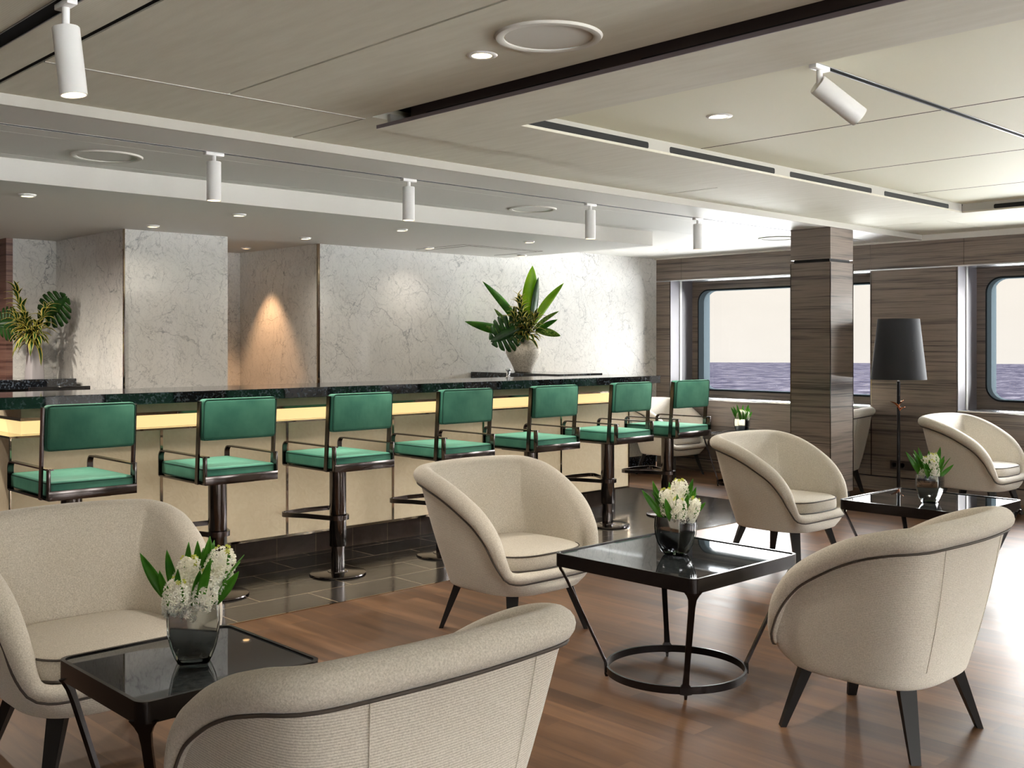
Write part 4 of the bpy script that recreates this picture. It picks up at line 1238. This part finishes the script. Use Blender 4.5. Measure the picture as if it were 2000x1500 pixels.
# --- right big vase on the return counter
PX = 10.03 / 2078.0
VX, VY, VZ = 7.005, 7.16, 1.131
t = empty('ceramic_vase', (VX, VY, VZ)); tag(t, 'speckled cream ceramic vase with narrow foot on the counter end', 'vase')
bm = lathe(bmesh.new(), [(.001, 0), (.078, 0), (.085, .006), (.094, .04), (.118, .09), (.150, .145), (.165, .19), (.163, .225), (.140, .258), (.098, .285), (.070, .300), (.064, .318), (.070, .330), (.064, .330), (.056, .318), (.062, .290), (.001, .27)], 64)
obj('body', bm, 'ceramic', t, ang=70)
def rbouquet():
    t = empty('foliage_arrangement', (VX, VY, VZ)); tag(t, 'tall arrangement of bright green and variegated leaves in the ceramic vase', 'foliage'); rnd = random.Random(5)
    def q(px, py, w_=0.0): return P3((px - 1021) * PX, (727 - py) * PX, w_)
    o = q(1021, 668)
    for bx_, (tx, ty), wd, mt, bend, w_, tw in [
        ((1032, 640), (1039, 519), .155, 'leaf_bright', .03, .02, .2), ((1038, 640), (1051, 542), .11, 'leaf_dark', -.03, .0, .9), ((1020, 645), (943, 548), .085, 'leaf_mid', -.14, .03, .5),
        ((1014, 652), (907, 629), .095, 'leaf_mid', .24, .0, .1), ((1040, 636), (1099, 552), .085, 'leaf_bright', .16, .05, .4),
        ((1012, 648), (964, 604), .06, 'leaf_spot', .10, -.02, .5), ((1008, 662), (944, 636), .055, 'leaf_spot', .18, -.02, .3), ((1040, 645), (1090, 607), .045, 'leaf_spot', .20, .0, .4),
        ((1045, 650), (1087, 624), .060, 'leaf_mid', .10, -.03, .5), ((1045, 645), (1094, 656), .075, 'leaf_spot', .20, -.02, .2)]:
        leaf_part('broad_leaf', q(bx_[0], bx_[1], w_ * .5), q(tx, ty, w_), wd, mt, t, bend, twist=tw)
    monstera(q(1014, 640, -.14), q(958, 668, -.24), .36, 7, parent=t, droop=.2)
    for (ex, ey, w_, n_, l_, dr) in ((1014, 592, -.14, 42, .165, .35), (1046, 622, -.16, 28, .16, .4), (1028, 628, -.20, 26, .15, .4), (1002, 618, -.16, 26, .15, .4)):
        sprig(None, q(1021, 672, -.03), q(ex, ey, w_), n_, l_, rnd, t, dr)
    bm = bmesh.new()
    for a, b in ((1014, 590), (1042, 640), (1000, 640), (1038, 600), (1026, 610)):
        sweep(bm, [q(1021, 700), q(1021 + (a - 1021) * .3, 662), q(a, b)], circ(.004, 6))
    obj('stem', bm, 'stem_green', t)
rbouquet()
# --- left tall vase on the back counter
PX2 = 8.33 / 2078.0
LX, LY, LZ = 3.062, 8.60, 1.128
t = empty('tall_vase', (LX, LY, LZ), R(8)); tag(t, 'tall frosted square vase standing on the dark left counter', 'vase')
bm = bmesh.new(); rs = [[bm.verts.new((a, b, z)) for a, b in rrect(hw * 2, hw * 2, .012, 4)] for hw, z in ((.055, 0), (.056, .01), (.042, .305), (.038, .305), (.045, .05), (.001 + .01, .05))]
n_ = len(rs[0])
for A, B_ in zip(rs, rs[1:]):
    for i in range(n_): bm.faces.new((A[i], A[(i + 1) % n_], B_[(i + 1) % n_], B_[i]))
bm.faces.new(rs[0][::-1]); obj('body', bm, 'frosted', t, ang=50)
def lbouquet():
    t = empty('foliage_arrangement', (LX, LY, LZ)); tag(t, 'dark monstera and yellow-edged leaves in the tall vase at the far left', 'foliage'); rnd = random.Random(9)
    def q(px, py, w_=0.0): return P3((px - 68) * PX2, (740 - py) * PX2, w_)
    monstera(q(86, 622, .02), q(136, 580, -.04), .30, 7, parent=t, droop=.15)
    monstera(q(34, 632, .0), q(-4, 636, -.04), .28, 7, parent=t, droop=.2)
    for (ex, ey, w_, n_, l_, dr) in ((36, 570, -.06, 34, .14, .45), (102, 606, -.10, 26, .14, .5), (62, 622, -.14, 34, .14, .8), (86, 642, -.13, 24, .14, 1.0), (42, 622, -.12, 26, .13, .7), (70, 650, -.15, 20, .13, 1.2)):
        sprig(None, q(68, 670, -.03), q(ex, ey, w_), n_, l_, rnd, t, dr)
    bm = bmesh.new()
    for a, b in ((86, 622), (34, 632), (60, 620), (90, 630)):
        sweep(bm, [q(68, 700), q(68 + (a - 68) * .2, 660), q(a, b)], circ(.004, 6))
    obj('stem', bm, 'stem_green', t)
lbouquet()

# ================================================================== FLOOR LAMP
t = empty('floor_lamp', (8.587, 4.238, 0)); tag(t, 'floor lamp with dark tapered shade between the two windows', 'lamp')
bm = lathe(bmesh.new(), [(.001, 0), (.15, 0), (.152, .006), (.148, .012), (.02, .018), (.001, .018)], 40); obj('base', bm, 'pole_black', t)
bm = bmesh.new(); sweep(bm, [(0, 0, .015), (0, 0, 1.08)], circ(.014, 16)); obj('pole', bm, 'pole_black', t)
bm = bmesh.new(); sweep(bm, [(0, 0, 1.08), (0, 0, 1.35)], circ(.007, 12)); obj('upper_rod', bm, 'chrome', t)
bm = lathe(bmesh.new(), [(.226, 0), (.169, .511), (.166, .511), (.223, 0)], 64)
for v in bm.verts: v.co.z += 1.097
bm.faces.ensure_lookup_table()
for f in [f for f in bm.faces if len(f.verts) > 10]: bm.faces.remove(f)
obj('lamp_shade', bm, 'lamp_shade', t)
bm = bmesh.new()
for k in range(3):
    a = 2 * PI * k / 3; sweep(bm, [(0, 0, 1.34), (.2 * math.cos(a), .2 * math.sin(a), 1.34)], circ(.003, 6))
obj('shade_support', bm, 'chrome', t)
bm = bmesh.new()
leaf_blade(bm, P3(-.005, .83), P3(-.065, .915), .04, bend=.3, side=VF, cup=.6, n=10)
leaf_blade(bm, P3(.005, .825), P3(.028, .925), .04, bend=-.6, side=VF, cup=.6, n=10)
leaf_blade(bm, P3(.0, .82), P3(.05, .87), .035, bend=-.5, side=VF, cup=.5, n=10)
solidify(obj('copper_leaf', bm, 'copper', t, ang=80), .003)
# power sockets
t = empty('wall_socket', (XW, 4.68, .257)); tag(t, 'dark three-gang wall socket low on the wood pier beside the lamp', 'socket')
bm = bmesh.new(); box(bm, -.010, .002, -.125, .115, -.042, .042, bevel=.002); obj('plate', bm, 'outlet', t)
for k in range(2):
    bm = lathe(bmesh.new(), [(.027, 0), (.027, .003), (.022, .003), (.020, .0005), (.001, .0005)], 24)
    for v in bm.verts: v.co = Vector((-.0095 - v.co.z, .075 - .08 * k + v.co.y, v.co.x))
    obj('socket_face', bm, 'black_plastic', t)
